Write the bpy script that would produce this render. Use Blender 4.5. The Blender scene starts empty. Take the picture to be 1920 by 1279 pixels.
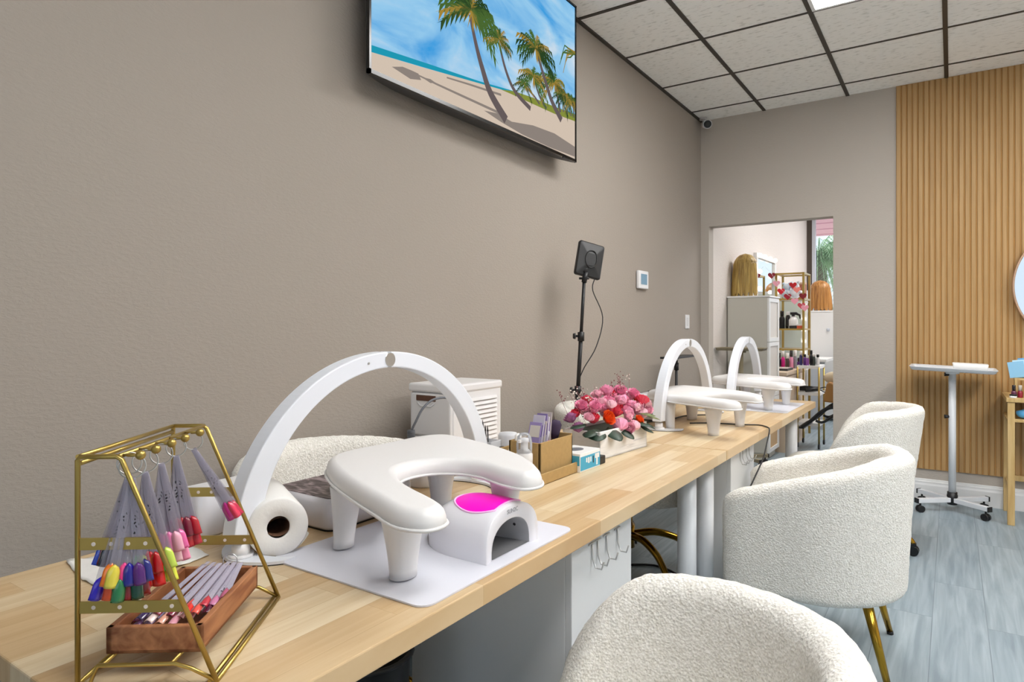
import bpy, bmesh, math, random
from math import sin, cos, pi, radians, sqrt, atan2
from mathutils import Vector, Matrix, noise

C = bpy.context.scene
COL = C.collection

# ------------------------------------------------------------------ camera
CAM_X, CAM_Z, YAW, FPX = 1.7308, 1.2048, 0.5937, 1220.9
cam_d = bpy.data.cameras.new('camera')
cam_d.sensor_width = 36.0
cam_d.lens = FPX / 1920 * 36.0
cam_d.shift_y = -27.8 / 1920
cam_d.clip_start = 0.05
cam = bpy.data.objects.new('camera', cam_d)
cam.location = (CAM_X, 0, CAM_Z)
cam.rotation_euler = (pi / 2, 0, YAW)
COL.objects.link(cam)
C.camera = cam

# ------------------------------------------------------------------ view and world
C.view_settings.view_transform = 'Standard'
C.view_settings.look = 'None'
C.view_settings.exposure = 0.5
C.view_settings.gamma = 1.0
C.view_settings.use_curve_mapping = False
C.cycles.use_denoising = True
C.cycles.max_bounces = 12
C.cycles.diffuse_bounces = 8
C.cycles.transparent_max_bounces = 24
C.cycles.sample_clamp_indirect = 6.0
W = bpy.data.worlds.new('sky'); C.world = W
W.use_nodes = True
wn = W.node_tree.nodes
wb = wn['Background']
wb.inputs['Color'].default_value = (0.75, 0.87, 1.0, 1)
wb.inputs['Strength'].default_value = 1.0

sun_d = bpy.data.lights.new('sun', 'SUN'); sun_d.energy = 3.2; sun_d.angle = .02; sun_d.color = (1, .96, .9)
sun_o = bpy.data.objects.new('sun', sun_d); COL.objects.link(sun_o)
sun_o.location = (0, 20, 12); sun_o.rotation_mode = 'QUATERNION'
sun_o.rotation_quaternion = Vector((.2, -.42, -.88)).to_track_quat('-Z', 'Y')

PANEL_STRENGTH = 15.0
ROOM_H = 2.911
BACK_Y = 5.376


# ------------------------------------------------------------------ materials
def lin(h):
    h = h.lstrip('#')
    r = []
    for i in (0, 2, 4):
        c = int(h[i:i + 2], 16) / 255
        r.append(c / 12.92 if c <= 0.04045 else ((c + 0.055) / 1.055) ** 2.4)
    return (r[0], r[1], r[2], 1)


def mat(name, color, rough=0.5, metal=0.0, bump=None, vary=None, spec=0.5, coat=0.0, sheen=0.0, trans=0.0, emit=0.0):
    """bump = (scale, strength, distance, detail); vary = (scale, amount)."""
    m = bpy.data.materials.new(name)
    m.use_nodes = True
    nt = m.node_tree
    b = nt.nodes['Principled BSDF']
    col = lin(color) if isinstance(color, str) else color
    b.inputs['Base Color'].default_value = col
    b.inputs['Roughness'].default_value = rough
    b.inputs['Metallic'].default_value = metal
    b.inputs['Specular IOR Level'].default_value = spec
    b.inputs['Coat Weight'].default_value = coat
    b.inputs['Sheen Weight'].default_value = sheen
    b.inputs['Transmission Weight'].default_value = trans
    if emit:
        b.inputs['Emission Color'].default_value = col
        b.inputs['Emission Strength'].default_value = emit
    tc = nt.nodes.new('ShaderNodeTexCoord')
    if vary:
        n = nt.nodes.new('ShaderNodeTexNoise')
        n.inputs['Scale'].default_value = vary[0]
        n.inputs['Detail'].default_value = 4
        nt.links.new(tc.outputs['Object'], n.inputs['Vector'])
        r = nt.nodes.new('ShaderNodeValToRGB')
        a = vary[1]
        r.color_ramp.elements[0].position = 0.3
        r.color_ramp.elements[1].position = 0.7
        r.color_ramp.elements[0].color = tuple(c * (1 - a) for c in col[:3]) + (1,)
        r.color_ramp.elements[1].color = tuple(min(1, c * (1 + a)) for c in col[:3]) + (1,)
        nt.links.new(n.outputs['Fac'], r.inputs['Fac'])
        nt.links.new(r.outputs['Color'], b.inputs['Base Color'])
    if bump:
        n = nt.nodes.new('ShaderNodeTexNoise')
        n.inputs['Scale'].default_value = bump[0]
        n.inputs['Detail'].default_value = bump[3] if len(bump) > 3 else 3
        nt.links.new(tc.outputs['Object'], n.inputs['Vector'])
        bp = nt.nodes.new('ShaderNodeBump')
        bp.inputs['Strength'].default_value = bump[1]
        bp.inputs['Distance'].default_value = bump[2]
        nt.links.new(n.outputs['Fac'], bp.inputs['Height'])
        nt.links.new(bp.outputs['Normal'], b.inputs['Normal'])
    return m


def nodes_of(m):
    nt = m.node_tree
    return nt, nt.nodes, nt.links, nt.nodes['Principled BSDF']


def swizzle(nt, order, scale=(1, 1, 1)):
    tc = nt.nodes.new('ShaderNodeTexCoord')
    s = nt.nodes.new('ShaderNodeSeparateXYZ')
    c = nt.nodes.new('ShaderNodeCombineXYZ')
    nt.links.new(tc.outputs['Object'], s.inputs[0])
    for i, a in enumerate(order):
        if a is None:
            continue
        mu = nt.nodes.new('ShaderNodeMath'); mu.operation = 'MULTIPLY'
        mu.inputs[1].default_value = scale[i]
        nt.links.new(s.outputs[a], mu.inputs[0])
        nt.links.new(mu.outputs[0], c.inputs[i])
    return c.outputs[0]


def board_mat(name, c1, c2, cm, bw, rh, mortar, order, rough, grain, gscale, gamount, bump=0.1, coat=0.0, offset=0.37):
    m = mat(name, c1, rough, coat=coat)
    nt, N, L, b = nodes_of(m)
    br = N.new('ShaderNodeTexBrick')
    br.offset = offset; br.offset_frequency = 2
    br.inputs['Scale'].default_value = 1
    br.inputs['Brick Width'].default_value = bw
    br.inputs['Row Height'].default_value = rh
    br.inputs['Mortar Size'].default_value = mortar
    br.inputs['Mortar Smooth'].default_value = 0.2
    br.inputs['Color1'].default_value = lin(c1)
    br.inputs['Color2'].default_value = lin(c2)
    br.inputs['Mortar'].default_value = lin(cm)
    L.new(swizzle(nt, order), br.inputs['Vector'])
    n = N.new('ShaderNodeTexNoise')
    n.inputs['Scale'].default_value = 1
    n.inputs['Detail'].default_value = 6
    n.inputs['Distortion'].default_value = 0.6
    # shift the grain per board with the board colour
    add = N.new('ShaderNodeVectorMath'); add.operation = 'ADD'
    sc = N.new('ShaderNodeVectorMath'); sc.operation = 'SCALE'
    sc.inputs['Scale'].default_value = 90.0
    L.new(br.outputs['Color'], sc.inputs[0])
    L.new(swizzle(nt, order, gscale), add.inputs[0])
    L.new(sc.outputs[0], add.inputs[1])
    L.new(add.outputs[0], n.inputs['Vector'])
    rp = N.new('ShaderNodeValToRGB')
    rp.color_ramp.elements[0].position = 0.32
    rp.color_ramp.elements[1].position = 0.68
    rp.color_ramp.elements[0].color = lin(grain)
    rp.color_ramp.elements[1].color = (1, 1, 1, 1)
    L.new(n.outputs['Fac'], rp.inputs['Fac'])
    mx = N.new('ShaderNodeMix'); mx.data_type = 'RGBA'; mx.blend_type = 'MULTIPLY'
    mx.inputs['Factor'].default_value = gamount
    L.new(br.outputs['Color'], mx.inputs[6])
    L.new(rp.outputs['Color'], mx.inputs[7])
    L.new(mx.outputs[2], b.inputs['Base Color'])
    bp = N.new('ShaderNodeBump'); bp.inputs['Strength'].default_value = bump; bp.inputs['Distance'].default_value = 0.002
    L.new(n.outputs['Fac'], bp.inputs['Height'])
    L.new(bp.outputs['Normal'], b.inputs['Normal'])
    return m


def clear_mat(name, tint, opacity, rough=0.05, body=0.5):
    """thin clear plastic or glass: transparent mixed with a glossy, slightly milky body"""
    m = bpy.data.materials.new(name); m.use_nodes = True
    nt = m.node_tree; N = nt.nodes; L = nt.links
    b = N['Principled BSDF']
    b.inputs['Base Color'].default_value = lin(tint)
    b.inputs['Roughness'].default_value = rough
    t = N.new('ShaderNodeBsdfTransparent')
    t.inputs['Color'].default_value = (0.97, 0.97, 0.98, 1)
    mx = N.new('ShaderNodeMixShader')
    fr = N.new('ShaderNodeLayerWeight'); fr.inputs['Blend'].default_value = 0.25
    ad = N.new('ShaderNodeMath'); ad.operation = 'ADD'; ad.use_clamp = True
    mul = N.new('ShaderNodeMath'); mul.operation = 'MULTIPLY'; mul.inputs[1].default_value = body
    L.new(fr.outputs['Fresnel'], mul.inputs[0])
    ad.inputs[1].default_value = opacity
    L.new(mul.outputs[0], ad.inputs[0])
    L.new(ad.outputs[0], mx.inputs[0])
    L.new(t.outputs[0], mx.inputs[1]); L.new(b.outputs[0], mx.inputs[2])
    L.new(mx.outputs[0], N['Material Output'].inputs['Surface'])
    return m


def emit_mat(name, color, strength):
    m = bpy.data.materials.new(name); m.use_nodes = True
    nt = m.node_tree; N = nt.nodes
    e = N.new('ShaderNodeEmission')
    e.inputs['Color'].default_value = lin(color) if isinstance(color, str) else color
    e.inputs['Strength'].default_value = strength
    nt.links.new(e.outputs[0], N['Material Output'].inputs['Surface'])
    return m


def boucle_mat(name, color):
    m = mat(name, color, 0.95, sheen=0.3, spec=0.1)
    nt, N, L, b = nodes_of(m)
    tc = N.new('ShaderNodeTexCoord')
    n = N.new('ShaderNodeTexNoise'); n.inputs['Scale'].default_value = 130; n.inputs['Detail'].default_value = 3
    n.inputs['Distortion'].default_value = 1.2
    L.new(tc.outputs['Object'], n.inputs['Vector'])
    v = N.new('ShaderNodeTexVoronoi'); v.inputs['Scale'].default_value = 170
    L.new(tc.outputs['Object'], v.inputs['Vector'])
    ad = N.new('ShaderNodeMath'); ad.operation = 'ADD'
    L.new(n.outputs['Fac'], ad.inputs[0]); L.new(v.outputs['Distance'], ad.inputs[1])
    bp = N.new('ShaderNodeBump'); bp.inputs['Strength'].default_value = 0.75; bp.inputs['Distance'].default_value = 0.0035
    L.new(ad.outputs[0], bp.inputs['Height']); L.new(bp.outputs['Normal'], b.inputs['Normal'])
    rp = N.new('ShaderNodeValToRGB')
    c = lin(color)
    rp.color_ramp.elements[0].position = 0.35; rp.color_ramp.elements[1].position = 0.6
    rp.color_ramp.elements[0].color = (c[0] * .80, c[1] * .79, c[2] * .76, 1)
    rp.color_ramp.elements[1].color = c
    L.new(n.outputs['Fac'], rp.inputs['Fac']); L.new(rp.outputs['Color'], b.inputs['Base Color'])
    return m


def wall_mat(name, color, scale=38, strength=0.45):
    m = mat(name, color, 0.75, spec=0.25)
    nt, N, L, b = nodes_of(m)
    tc = N.new('ShaderNodeTexCoord')
    n = N.new('ShaderNodeTexNoise'); n.inputs['Scale'].default_value = scale; n.inputs['Detail'].default_value = 5
    n.inputs['Roughness'].default_value = 0.6; n.inputs['Distortion'].default_value = 0.35
    mp = N.new('ShaderNodeMapping'); mp.inputs['Scale'].default_value = (.7, .7, 1.6)
    L.new(tc.outputs['Object'], mp.inputs['Vector']); L.new(mp.outputs[0], n.inputs['Vector'])
    rp = N.new('ShaderNodeValToRGB')
    rp.color_ramp.elements[0].position = 0.42; rp.color_ramp.elements[1].position = 0.62
    L.new(n.outputs['Fac'], rp.inputs['Fac'])
    bp = N.new('ShaderNodeBump'); bp.inputs['Strength'].default_value = strength; bp.inputs['Distance'].default_value = 0.004
    L.new(rp.outputs['Color'], bp.inputs['Height']); L.new(bp.outputs['Normal'], b.inputs['Normal'])
    return m


def tile_mat(name, color):
    m = mat(name, color, 0.9, spec=0.1)
    nt, N, L, b = nodes_of(m)
    tc = N.new('ShaderNodeTexCoord')
    mp = N.new('ShaderNodeMapping'); mp.inputs['Scale'].default_value = (22, 60, 1)
    L.new(tc.outputs['Object'], mp.inputs['Vector'])
    n = N.new('ShaderNodeTexNoise'); n.inputs['Scale'].default_value = 1; n.inputs['Detail'].default_value = 5
    L.new(mp.outputs[0], n.inputs['Vector'])
    rp = N.new('ShaderNodeValToRGB')
    c = lin(color)
    rp.color_ramp.elements[0].position = 0.33; rp.color_ramp.elements[1].position = 0.45
    rp.color_ramp.elements[0].color = (c[0] * .78, c[1] * .78, c[2] * .77, 1); rp.color_ramp.elements[1].color = c
    L.new(n.outputs['Fac'], rp.inputs['Fac']); L.new(rp.outputs['Color'], b.inputs['Base Color'])
    bp = N.new('ShaderNodeBump'); bp.inputs['Strength'].default_value = 0.3; bp.inputs['Distance'].default_value = 0.003
    L.new(rp.outputs['Color'], bp.inputs['Height']); L.new(bp.outputs['Normal'], b.inputs['Normal'])
    return m


def streak_mat(name, c1, c2, order, scale, rough=0.5, bump=0.3, p=(0.35, 0.65)):
    m = mat(name, c1, rough)
    nt, N, L, b = nodes_of(m)
    n = N.new('ShaderNodeTexNoise'); n.inputs['Scale'].default_value = 1; n.inputs['Detail'].default_value = 5
    n.inputs['Distortion'].default_value = 0.5
    L.new(swizzle(nt, order, scale), n.inputs['Vector'])
    rp = N.new('ShaderNodeValToRGB')
    rp.color_ramp.elements[0].position = p[0]; rp.color_ramp.elements[1].position = p[1]
    rp.color_ramp.elements[0].color = lin(c1); rp.color_ramp.elements[1].color = lin(c2)
    L.new(n.outputs['Fac'], rp.inputs['Fac']); L.new(rp.outputs['Color'], b.inputs['Base Color'])
    bp = N.new('ShaderNodeBump'); bp.inputs['Strength'].default_value = bump; bp.inputs['Distance'].default_value = 0.002
    L.new(n.outputs['Fac'], bp.inputs['Height']); L.new(bp.outputs['Normal'], b.inputs['Normal'])
    return m


M = {}
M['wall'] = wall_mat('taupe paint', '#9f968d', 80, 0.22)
M['wall_back'] = wall_mat('taupe paint smooth lightened', '#b6aea5', 60, 0.15)  # same paint as the left wall, colour lightened to stand in for light
M['wall_pink'] = wall_mat('pale paint', '#dfd8d3', 40, 0.3)
M['plain'] = mat('plain wall paint', '#e4dfd8', 0.8)
M['tile'] = tile_mat('mineral tile', '#f4f3f0')
M['grid'] = mat('bronze ceiling grid', '#3a342d', 0.5)
M['floor'] = board_mat('grey vinyl plank', '#a6b3ba', '#96a5ae', '#808d95', 1.22, 0.185, 0.0016, (1, 0, 2), 0.38,
                       '#b3bcc2', (2.2, 34, 1), 0.75, 0.08)
M['oak'] = board_mat('birch butcher block', '#dccbab', '#c4a67b', '#b3976f', 0.46, 0.066, 0.0004, (1, 0, 2), 0.42,
                     '#dfccae', (3, 60, 6), 0.5, 0.05, coat=0.1)
M['slat'] = streak_mat('oak slat', '#aa8655', '#b79463', (0, 1, 2), (60, 60, 2.0), 0.55, 0.1)
M['slatback'] = mat('slat felt backing', '#a87c46', 0.8)
M['white'] = mat('white paint', '#e9e9e8', 0.35)
M['trim'] = mat('white trim paint', '#e6e7e8', 0.4)
M['plastic'] = mat('white plastic', '#e0dfe0', 0.28)
M['plastic2'] = mat('white plastic satin', '#dad9da', 0.4)
M['gloss'] = mat('white gloss plastic', '#dfdee4', 0.12, coat=0.5)
M['leather'] = mat('white faux leather', '#dddbda', 0.42, bump=(260, 0.06, 0.001))
M['lampwhite'] = mat('white lacquered metal', '#dcdfe6', 0.32)
M['matwhite'] = mat('white desk mat', '#d2d3dc', 0.45)
M['matedge'] = mat('tan mat underside', '#b58a62', 0.7)
M['metalwhite'] = mat('white powder coat', '#dcdfe4', 0.35)
M['shadewhite'] = mat('white laminate', '#d6d8da', 0.4)
M['pink'] = mat('magenta acrylic', '#ff00c4', 0.35, spec=0.3)
M['pinkrim'] = mat('pale pink rim', '#ffc4f2', 0.3)
M['black'] = mat('black plastic', '#161618', 0.45)
M['blackg'] = mat('black gloss', '#0c0c0e', 0.2)
M['dark'] = mat('dark grey metal', '#2a2a2c', 0.5)
M['dinner'] = mat('grey lining', '#c8c8cc', 0.3, metal=0.3)
M['gold'] = mat('brass wire', '#b49a55', 0.32, metal=0.85)
M['goldp'] = mat('polished gold', '#b48d33', 0.18, metal=1.0)
M['steel'] = mat('steel', '#c9c9c8', 0.28, metal=0.85)
M['grey'] = mat('grey rubber', '#6a6d74', 0.5)
M['boucle'] = boucle_mat('white boucle', '#f2efe8')
M['stick'] = clear_mat('clear acrylic stick', '#cfcad8', 0.24, 0.1, 0.6)
M['clear'] = clear_mat('clear plastic', '#e6e9ee', 0.14, 0.05, 0.9)
M['milky'] = clear_mat('milky plastic', '#eef0f4', 0.6, 0.3, 0.5)
M['glass'] = clear_mat('window glass', '#e8f0f2', 0.02, 0.02, 0.3)
M['ink'] = mat('marker ink', '#17171c', 0.6)
M['walnut'] = streak_mat('acacia wood', '#854f2f', '#b27a50', (0, 1, 2), (60, 9, 60), 0.5, 0.2)
M['kraft'] = mat('kraft board', '#a98a57', 0.75, bump=(180, 0.15, 0.001), vary=(70, 0.06))
M['paper'] = mat('white paper', '#e4e2de', 0.85, bump=(120, 0.25, 0.002))
M['card'] = mat('brown card core', '#6b4a35', 0.9)
M['brownh'] = mat('brown handle', '#5a3a2a', 0.5)
M['planter'] = streak_mat('whitewashed wood', '#a9a8aa', '#e6e4e2', (0, 1, 2), (14, 5, 70), 0.75, 0.35, (0.26, 0.44))
M['leaf'] = mat('leaf green', '#233a2a', 0.5, vary=(60, 0.3))
M['leaf2'] = mat('olive leaf', '#67713f', 0.5, vary=(60, 0.3))
M['rose1'] = mat('pink petal', '#efa0bf', 0.6, vary=(90, 0.12))
M['rose2'] = mat('pale pink petal', '#f6c3d2', 0.6, vary=(90, 0.12))
M['rose3'] = mat('coral petal', '#e8485e', 0.55, vary=(90, 0.15))
M['rose4'] = mat('orange petal', '#ee6320', 0.55, vary=(90, 0.15))
M['rose5'] = mat('mauve petal', '#b272a0', 0.6, vary=(90, 0.15))
M['sprig'] = mat('dry sprig', '#8d5a5c', 0.7)
M['bud'] = mat('cream bud', '#e7d9cf', 0.7)
M['screenblue'] = mat('thermostat screen', '#57798c', 0.15, emit=0.15)
M['teal'] = mat('teal print', '#3f9fc0', 0.5)
M['oakleg'] = streak_mat('pale oak', '#b9985f', '#cdb07a', (0, 1, 2), (50, 50, 4), 0.5, 0.1)
M['mirror'] = mat('mirror glass', '#dfe3e3', 0.02, metal=1.0)
M['rosegold'] = mat('champagne metal', '#d9b69a', 0.3, metal=0.8)
M['wig1'] = streak_mat('ash blond hair', '#8a6a2a', '#c9ac62', (0, 1, 2), (55, 55, 3), 0.42, 0.6)
M['wig2'] = streak_mat('golden brown hair', '#8d5a24', '#c08a4a', (0, 1, 2), (45, 45, 3), 0.42, 0.6)
M['foam'] = mat('white foam', '#f2efe8', 0.8)
M['beige'] = mat('beige laminate', '#cdb9a2', 0.5)
M['greige'] = mat('greige panel', '#c2bfb5', 0.55)
M['cane'] = mat('beige fluted glass', '#d8d2ca', 0.4, bump=(90, 0.2, 0.002))
M['tan'] = mat('tan leather', '#a9793f', 0.5)
M['cream'] = mat('cream leather', '#d9c8ab', 0.5)
M['pinksoffit'] = mat('pink stucco', '#e3b3bd', 0.85)
M['palm'] = mat('palm frond', '#a3c49a', 0.6, vary=(3, 0.35))
M['trunk'] = mat('palm trunk', '#7d7466', 0.9, bump=(30, 0.6, 0.02))
M['ground'] = mat('outdoor paving', '#d3d0c8', 0.9)
M['bronze'] = mat('dark bronze frame', '#4b4038', 0.5)
M['alu'] = mat('pale aluminium', '#c6cbd3', 0.35, metal=0.3)
M['bulb'] = emit_mat('frosted bulb', '#fff4e4', 1.3)
M['panel'] = emit_mat('ceiling light diffuser', (1.0, 0.985, 0.965, 1), PANEL_STRENGTH)
PAL = {}


def colour(hexs, rough=0.25, coat=0.4):
    k = (hexs, rough)
    if k not in PAL:
        PAL[k] = mat('colour ' + hexs[1:], hexs, rough, coat=coat)
    return PAL[k]


# ------------------------------------------------------------------ mesh builder
class MB:
    def __init__(self):
        self.v = []; self.f = []; self.m = []; self.s = []

    def add(self, verts, faces, m=0, smooth=False):
        o = len(self.v)
        self.v += [tuple(p) for p in verts]
        for f in faces:
            self.f.append(tuple(i + o for i in f)); self.m.append(m); self.s.append(smooth)

    def box(self, x0, x1, y0, y1, z0, z1, m=0, rot=None, piv=None):
        vs = [Vector((x, y, z)) for z in (z0, z1) for y in (y0, y1) for x in (x0, x1)]
        if rot is not None:
            p = Vector(piv) if piv else Vector(((x0 + x1) / 2, (y0 + y1) / 2, (z0 + z1) / 2))
            vs = [rot @ (q - p) + p for q in vs]
        self.add(vs, [(0, 2, 3, 1), (4, 5, 7, 6), (0, 1, 5, 4), (2, 6, 7, 3), (0, 4, 6, 2), (1, 3, 7, 5)], m)

    def loft(self, rings, m=0, smooth=True, cap0=True, cap1=True, closed=True):
        n = len(rings[0]); vs = [p for r in rings for p in r]; fs = []
        for i in range(len(rings) - 1):
            for j in range(n if closed else n - 1):
                k = (j + 1) % n
                fs.append((i * n + j, i * n + k, (i + 1) * n + k, (i + 1) * n + j))
        o = len(self.v)
        self.add(vs, fs, m, smooth)
        if cap0: self.f.append(tuple(o + j for j in reversed(range(n)))); self.m.append(m); self.s.append(False)
        if cap1: self.f.append(tuple(o + (len(rings) - 1) * n + j for j in range(n))); self.m.append(m); self.s.append(False)

    def cyl(self, p0, p1, r0, r1=None, seg=16, m=0, cap=True):
        r1 = r0 if r1 is None else r1
        p0 = Vector(p0); p1 = Vector(p1)
        d = (p1 - p0).normalized()
        a = d.orthogonal().normalized(); b = d.cross(a)
        R = []
        for p, r in ((p0, r0), (p1, r1)):
            R.append([p + (a * cos(2 * pi * j / seg) + b * sin(2 * pi * j / seg)) * r for j in range(seg)])
        self.loft(R, m, True, cap, cap)

    def tube(self, pts, r, seg=8, m=0, closed=False):
        P = [Vector(p) for p in pts]
        n = len(P); R = []
        prev = None
        for i in range(n):
            if closed:
                t = (P[(i + 1) % n] - P[i - 1]).normalized()
            else:
                t = (P[min(i + 1, n - 1)] - P[max(i - 1, 0)]).normalized()
            if prev is None:
                a = t.orthogonal().normalized()
            else:
                a = (prev - t * prev.dot(t))
                a = a.normalized() if a.length > 1e-6 else t.orthogonal().normalized()
            prev = a
            b = t.cross(a)
            rr = r[i] if isinstance(r, (list, tuple)) else r
            R.append([P[i] + (a * cos(2 * pi * j / seg) + b * sin(2 * pi * j / seg)) * rr for j in range(seg)])
        if closed:
            R.append(R[0])
        self.loft(R, m, True, not closed, not closed)

    def lathe(self, prof, o=(0, 0, 0), seg=24, m=0, sx=1.0, sy=1.0, cap0=True, cap1=True, exp=2.0):
        R = []
        for r, z in prof:
            ring = []
            for j in range(seg):
                c, s = cos(2 * pi * j / seg), sin(2 * pi * j / seg)
                if exp != 2.0:
                    c = math.copysign(abs(c) ** (2 / exp), c); s = math.copysign(abs(s) ** (2 / exp), s)
                ring.append((o[0] + r * sx * c, o[1] + r * sy * s, o[2] + z))
            R.append(ring)
        self.loft(R, m, True, cap0, cap1)

    def prism(self, out, z0, z1, m=0, smooth=False):
        n = len(out)
        a = [(p[0], p[1], z0) for p in out]; b = [(p[0], p[1], z1) for p in out]
        self.loft([a, b], m, smooth)

    def sphere(self, c, r, seg=14, rings=8, m=0, sc=(1, 1, 1)):
        R = []
        for i in range(1, rings):
            t = pi * i / rings
            R.append([(c[0] + r * sc[0] * sin(t) * cos(2 * pi * j / seg), c[1] + r * sc[1] * sin(t) * sin(2 * pi * j / seg),
                       c[2] - r * sc[2] * cos(t)) for j in range(seg)])
        self.loft(R, m, True, True, True)

    def grid(self, fn, nu, nv, m=0, smooth=True):
        vs = [fn(i / nu, j / nv) for i in range(nu + 1) for j in range(nv + 1)]
        fs = [(i * (nv + 1) + j, (i + 1) * (nv + 1) + j, (i + 1) * (nv + 1) + j + 1, i * (nv + 1) + j + 1)
              for i in range(nu) for j in range(nv)]
        self.add(vs, fs, m, smooth)

    def moved(self, mtx):
        self.v = [tuple(mtx @ Vector(p)) for p in self.v]
        return self

    def build(self, name, mats, parent=None, world=False, bevel=0, bseg=2, sub=0, solid=0):
        vs = self.v
        if world and parent is not None:
            inv = (Matrix.Translation(parent.location) @ parent.rotation_euler.to_matrix().to_4x4()).inverted()
            if parent.parent is not None:
                pp = parent.parent
                inv = (Matrix.Translation(pp.location) @ pp.rotation_euler.to_matrix().to_4x4()
                       @ Matrix.Translation(parent.location) @ parent.rotation_euler.to_matrix().to_4x4()).inverted()
            vs = [tuple(inv @ Vector(p)) for p in vs]
        me = bpy.data.meshes.new(name)
        me.from_pydata(vs, [], self.f)
        me.polygons.foreach_set('material_index', self.m)
        me.polygons.foreach_set('use_smooth', self.s)
        for mm in (mats if isinstance(mats, (list, tuple)) else [mats]):
            me.materials.append(mm)
        bm = bmesh.new(); bm.from_mesh(me)
        bmesh.ops.recalc_face_normals(bm, faces=bm.faces)
        bm.to_mesh(me); bm.free()
        me.update()
        o = bpy.data.objects.new(name, me)
        COL.objects.link(o)
        if parent is not None:
            o.parent = parent
        if bevel:
            md = o.modifiers.new('bevel', 'BEVEL'); md.width = bevel; md.segments = bseg
            md.limit_method = 'ANGLE'; md.angle_limit = radians(40)
            md.harden_normals = False
        if sub:
            md = o.modifiers.new('sub', 'SUBSURF'); md.levels = sub; md.render_levels = sub
        if solid:
            md = o.modifiers.new('solid', 'SOLIDIFY'); md.thickness = solid; md.offset = 0
        return o


def thing(name, label, cat, loc=(0, 0, 0), rz=0.0, group=None):
    o = bpy.data.objects.new(name, None)
    o.empty_display_size = 0.05
    COL.objects.link(o)
    o.location = loc; o.rotation_euler = (0, 0, rz)
    o['label'] = label; o['category'] = cat
    if group: o['group'] = group
    return o


def tag(o, label, cat, group=None):
    o['label'] = label; o['category'] = cat
    if group: o['group'] = group
    return o


def struct(o):
    o['kind'] = 'structure'
    return o


def dup(root, loc, rz, label, group=None):
    def cp(o, par):
        c = o.copy(); COL.objects.link(c)
        if par is not None: c.parent = par
        for ch in list(o.children):
            cp(ch, c)
        return c
    r = cp(root, None)
    r.location = loc; r.rotation_euler = (0, 0, rz)
    r['label'] = label
    if group: r['group'] = group
    return r


def catmull(pts, n=8, closed=False):
    P = [Vector(p) for p in pts]; out = []
    N = len(P)
    for i in range(N if closed else N - 1):
        if closed:
            a, b, c, d = P[i - 1], P[i], P[(i + 1) % N], P[(i + 2) % N]
        else:
            a, b, c, d = P[max(i - 1, 0)], P[i], P[i + 1], P[min(i + 2, N - 1)]
        for k in range(n):
            t = k / n
            out.append(0.5 * ((2 * b) + (c - a) * t + (2 * a - 5 * b + 4 * c - d) * t * t + (3 * b - a - 3 * c + d) * t ** 3))
    if not closed: out.append(P[-1])
    return out


def rrect(x0, x1, y0, y1, r, n=5):
    out = []
    for cx, cy, a in ((x1 - r, y1 - r, 0), (x0 + r, y1 - r, 90), (x0 + r, y0 + r, 180), (x1 - r, y0 + r, 270)):
        for k in range(n + 1):
            t = radians(a + 90 * k / n)
            out.append((cx + r * cos(t), cy + r * sin(t)))
    return out


def inset(out, d):
    n = len(out); res = []
    A = sum(out[i][0] * out[(i + 1) % n][1] - out[(i + 1) % n][0] * out[i][1] for i in range(n))
    sg = 1 if A > 0 else -1
    for i in range(n):
        p, q = out[i - 1], out[(i + 1) % n]
        tx, ty = q[0] - p[0], q[1] - p[1]
        l = sqrt(tx * tx + ty * ty) or 1
        res.append((out[i][0] - ty / l * d * sg, out[i][1] + tx / l * d * sg))
    return res


def Rz(a): return Matrix.Rotation(a, 3, 'Z')


# ================================================================== the setting
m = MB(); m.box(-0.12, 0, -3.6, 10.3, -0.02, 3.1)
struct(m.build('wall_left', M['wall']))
# back wall with the doorway
DX0, DX1, DZ = 0.067, 0.998, 2.028
m = MB()
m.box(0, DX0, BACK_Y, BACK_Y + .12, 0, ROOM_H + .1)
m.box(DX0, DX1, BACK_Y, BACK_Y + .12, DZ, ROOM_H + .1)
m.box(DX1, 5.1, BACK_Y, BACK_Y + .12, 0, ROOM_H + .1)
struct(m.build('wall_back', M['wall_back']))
m = MB(); m.box(5.0, 5.12, -3.6, BACK_Y, 0, 3.05)
struct(m.build('wall_right', M['plain']))
m = MB()
m.box(-0.12, .5, -3.72, -3.6, 0, 3.05); m.box(4.6, 5.12, -3.72, -3.6, 0, 3.05); m.box(.5, 4.6, -3.72, -3.6, 2.55, 3.05); m.box(.5, 4.6, -3.72, -3.6, 0, .12)
struct(m.build('wall_front', M['plain']))
m = MB()
for x in (.5, 1.85, 3.2, 4.55): m.box(x, x + .05, -3.70, -3.62, .12, 2.55)
m.box(.5, 4.6, -3.70, -3.62, 2.5, 2.55); m.box(.5, 4.6, -3.70, -3.62, .12, .17)
win2 = struct(m.build('window_front_added', M['bronze']))  # unseen front window, added so daylight can lift the ceiling
m = MB(); m.box(.55, 4.55, -3.665, -3.66, .17, 2.5)
struct(m.build('window_pane', M['glass'], win2))
m = MB(); m.box(-12, 17, -20, -3.72, -.14, -.04)
struct(m.build('ground_front', M['ground']))
m = MB(); m.box(-0.12, 5.12, -3.7, 10.4, -0.1, 0)
struct(m.build('floor', M['floor']))
m = MB(); m.box(0, 5.0, -3.6, BACK_Y, ROOM_H, ROOM_H + .05)
ceil = struct(m.build('ceiling', M['tile']))
X1, X2, X3 = 0.5053, 1.0957, 1.7016
Y0, TD = 3.2006, 0.634
m = MB()
xs = [X1, X2, X3, X3 + .606, X3 + 1.212, X3 + 1.818, X3 + 2.424]
for x in xs:
    m.box(x - .012, x + .012, -3.6, BACK_Y, ROOM_H - .006, ROOM_H + .002)
k = -11
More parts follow.
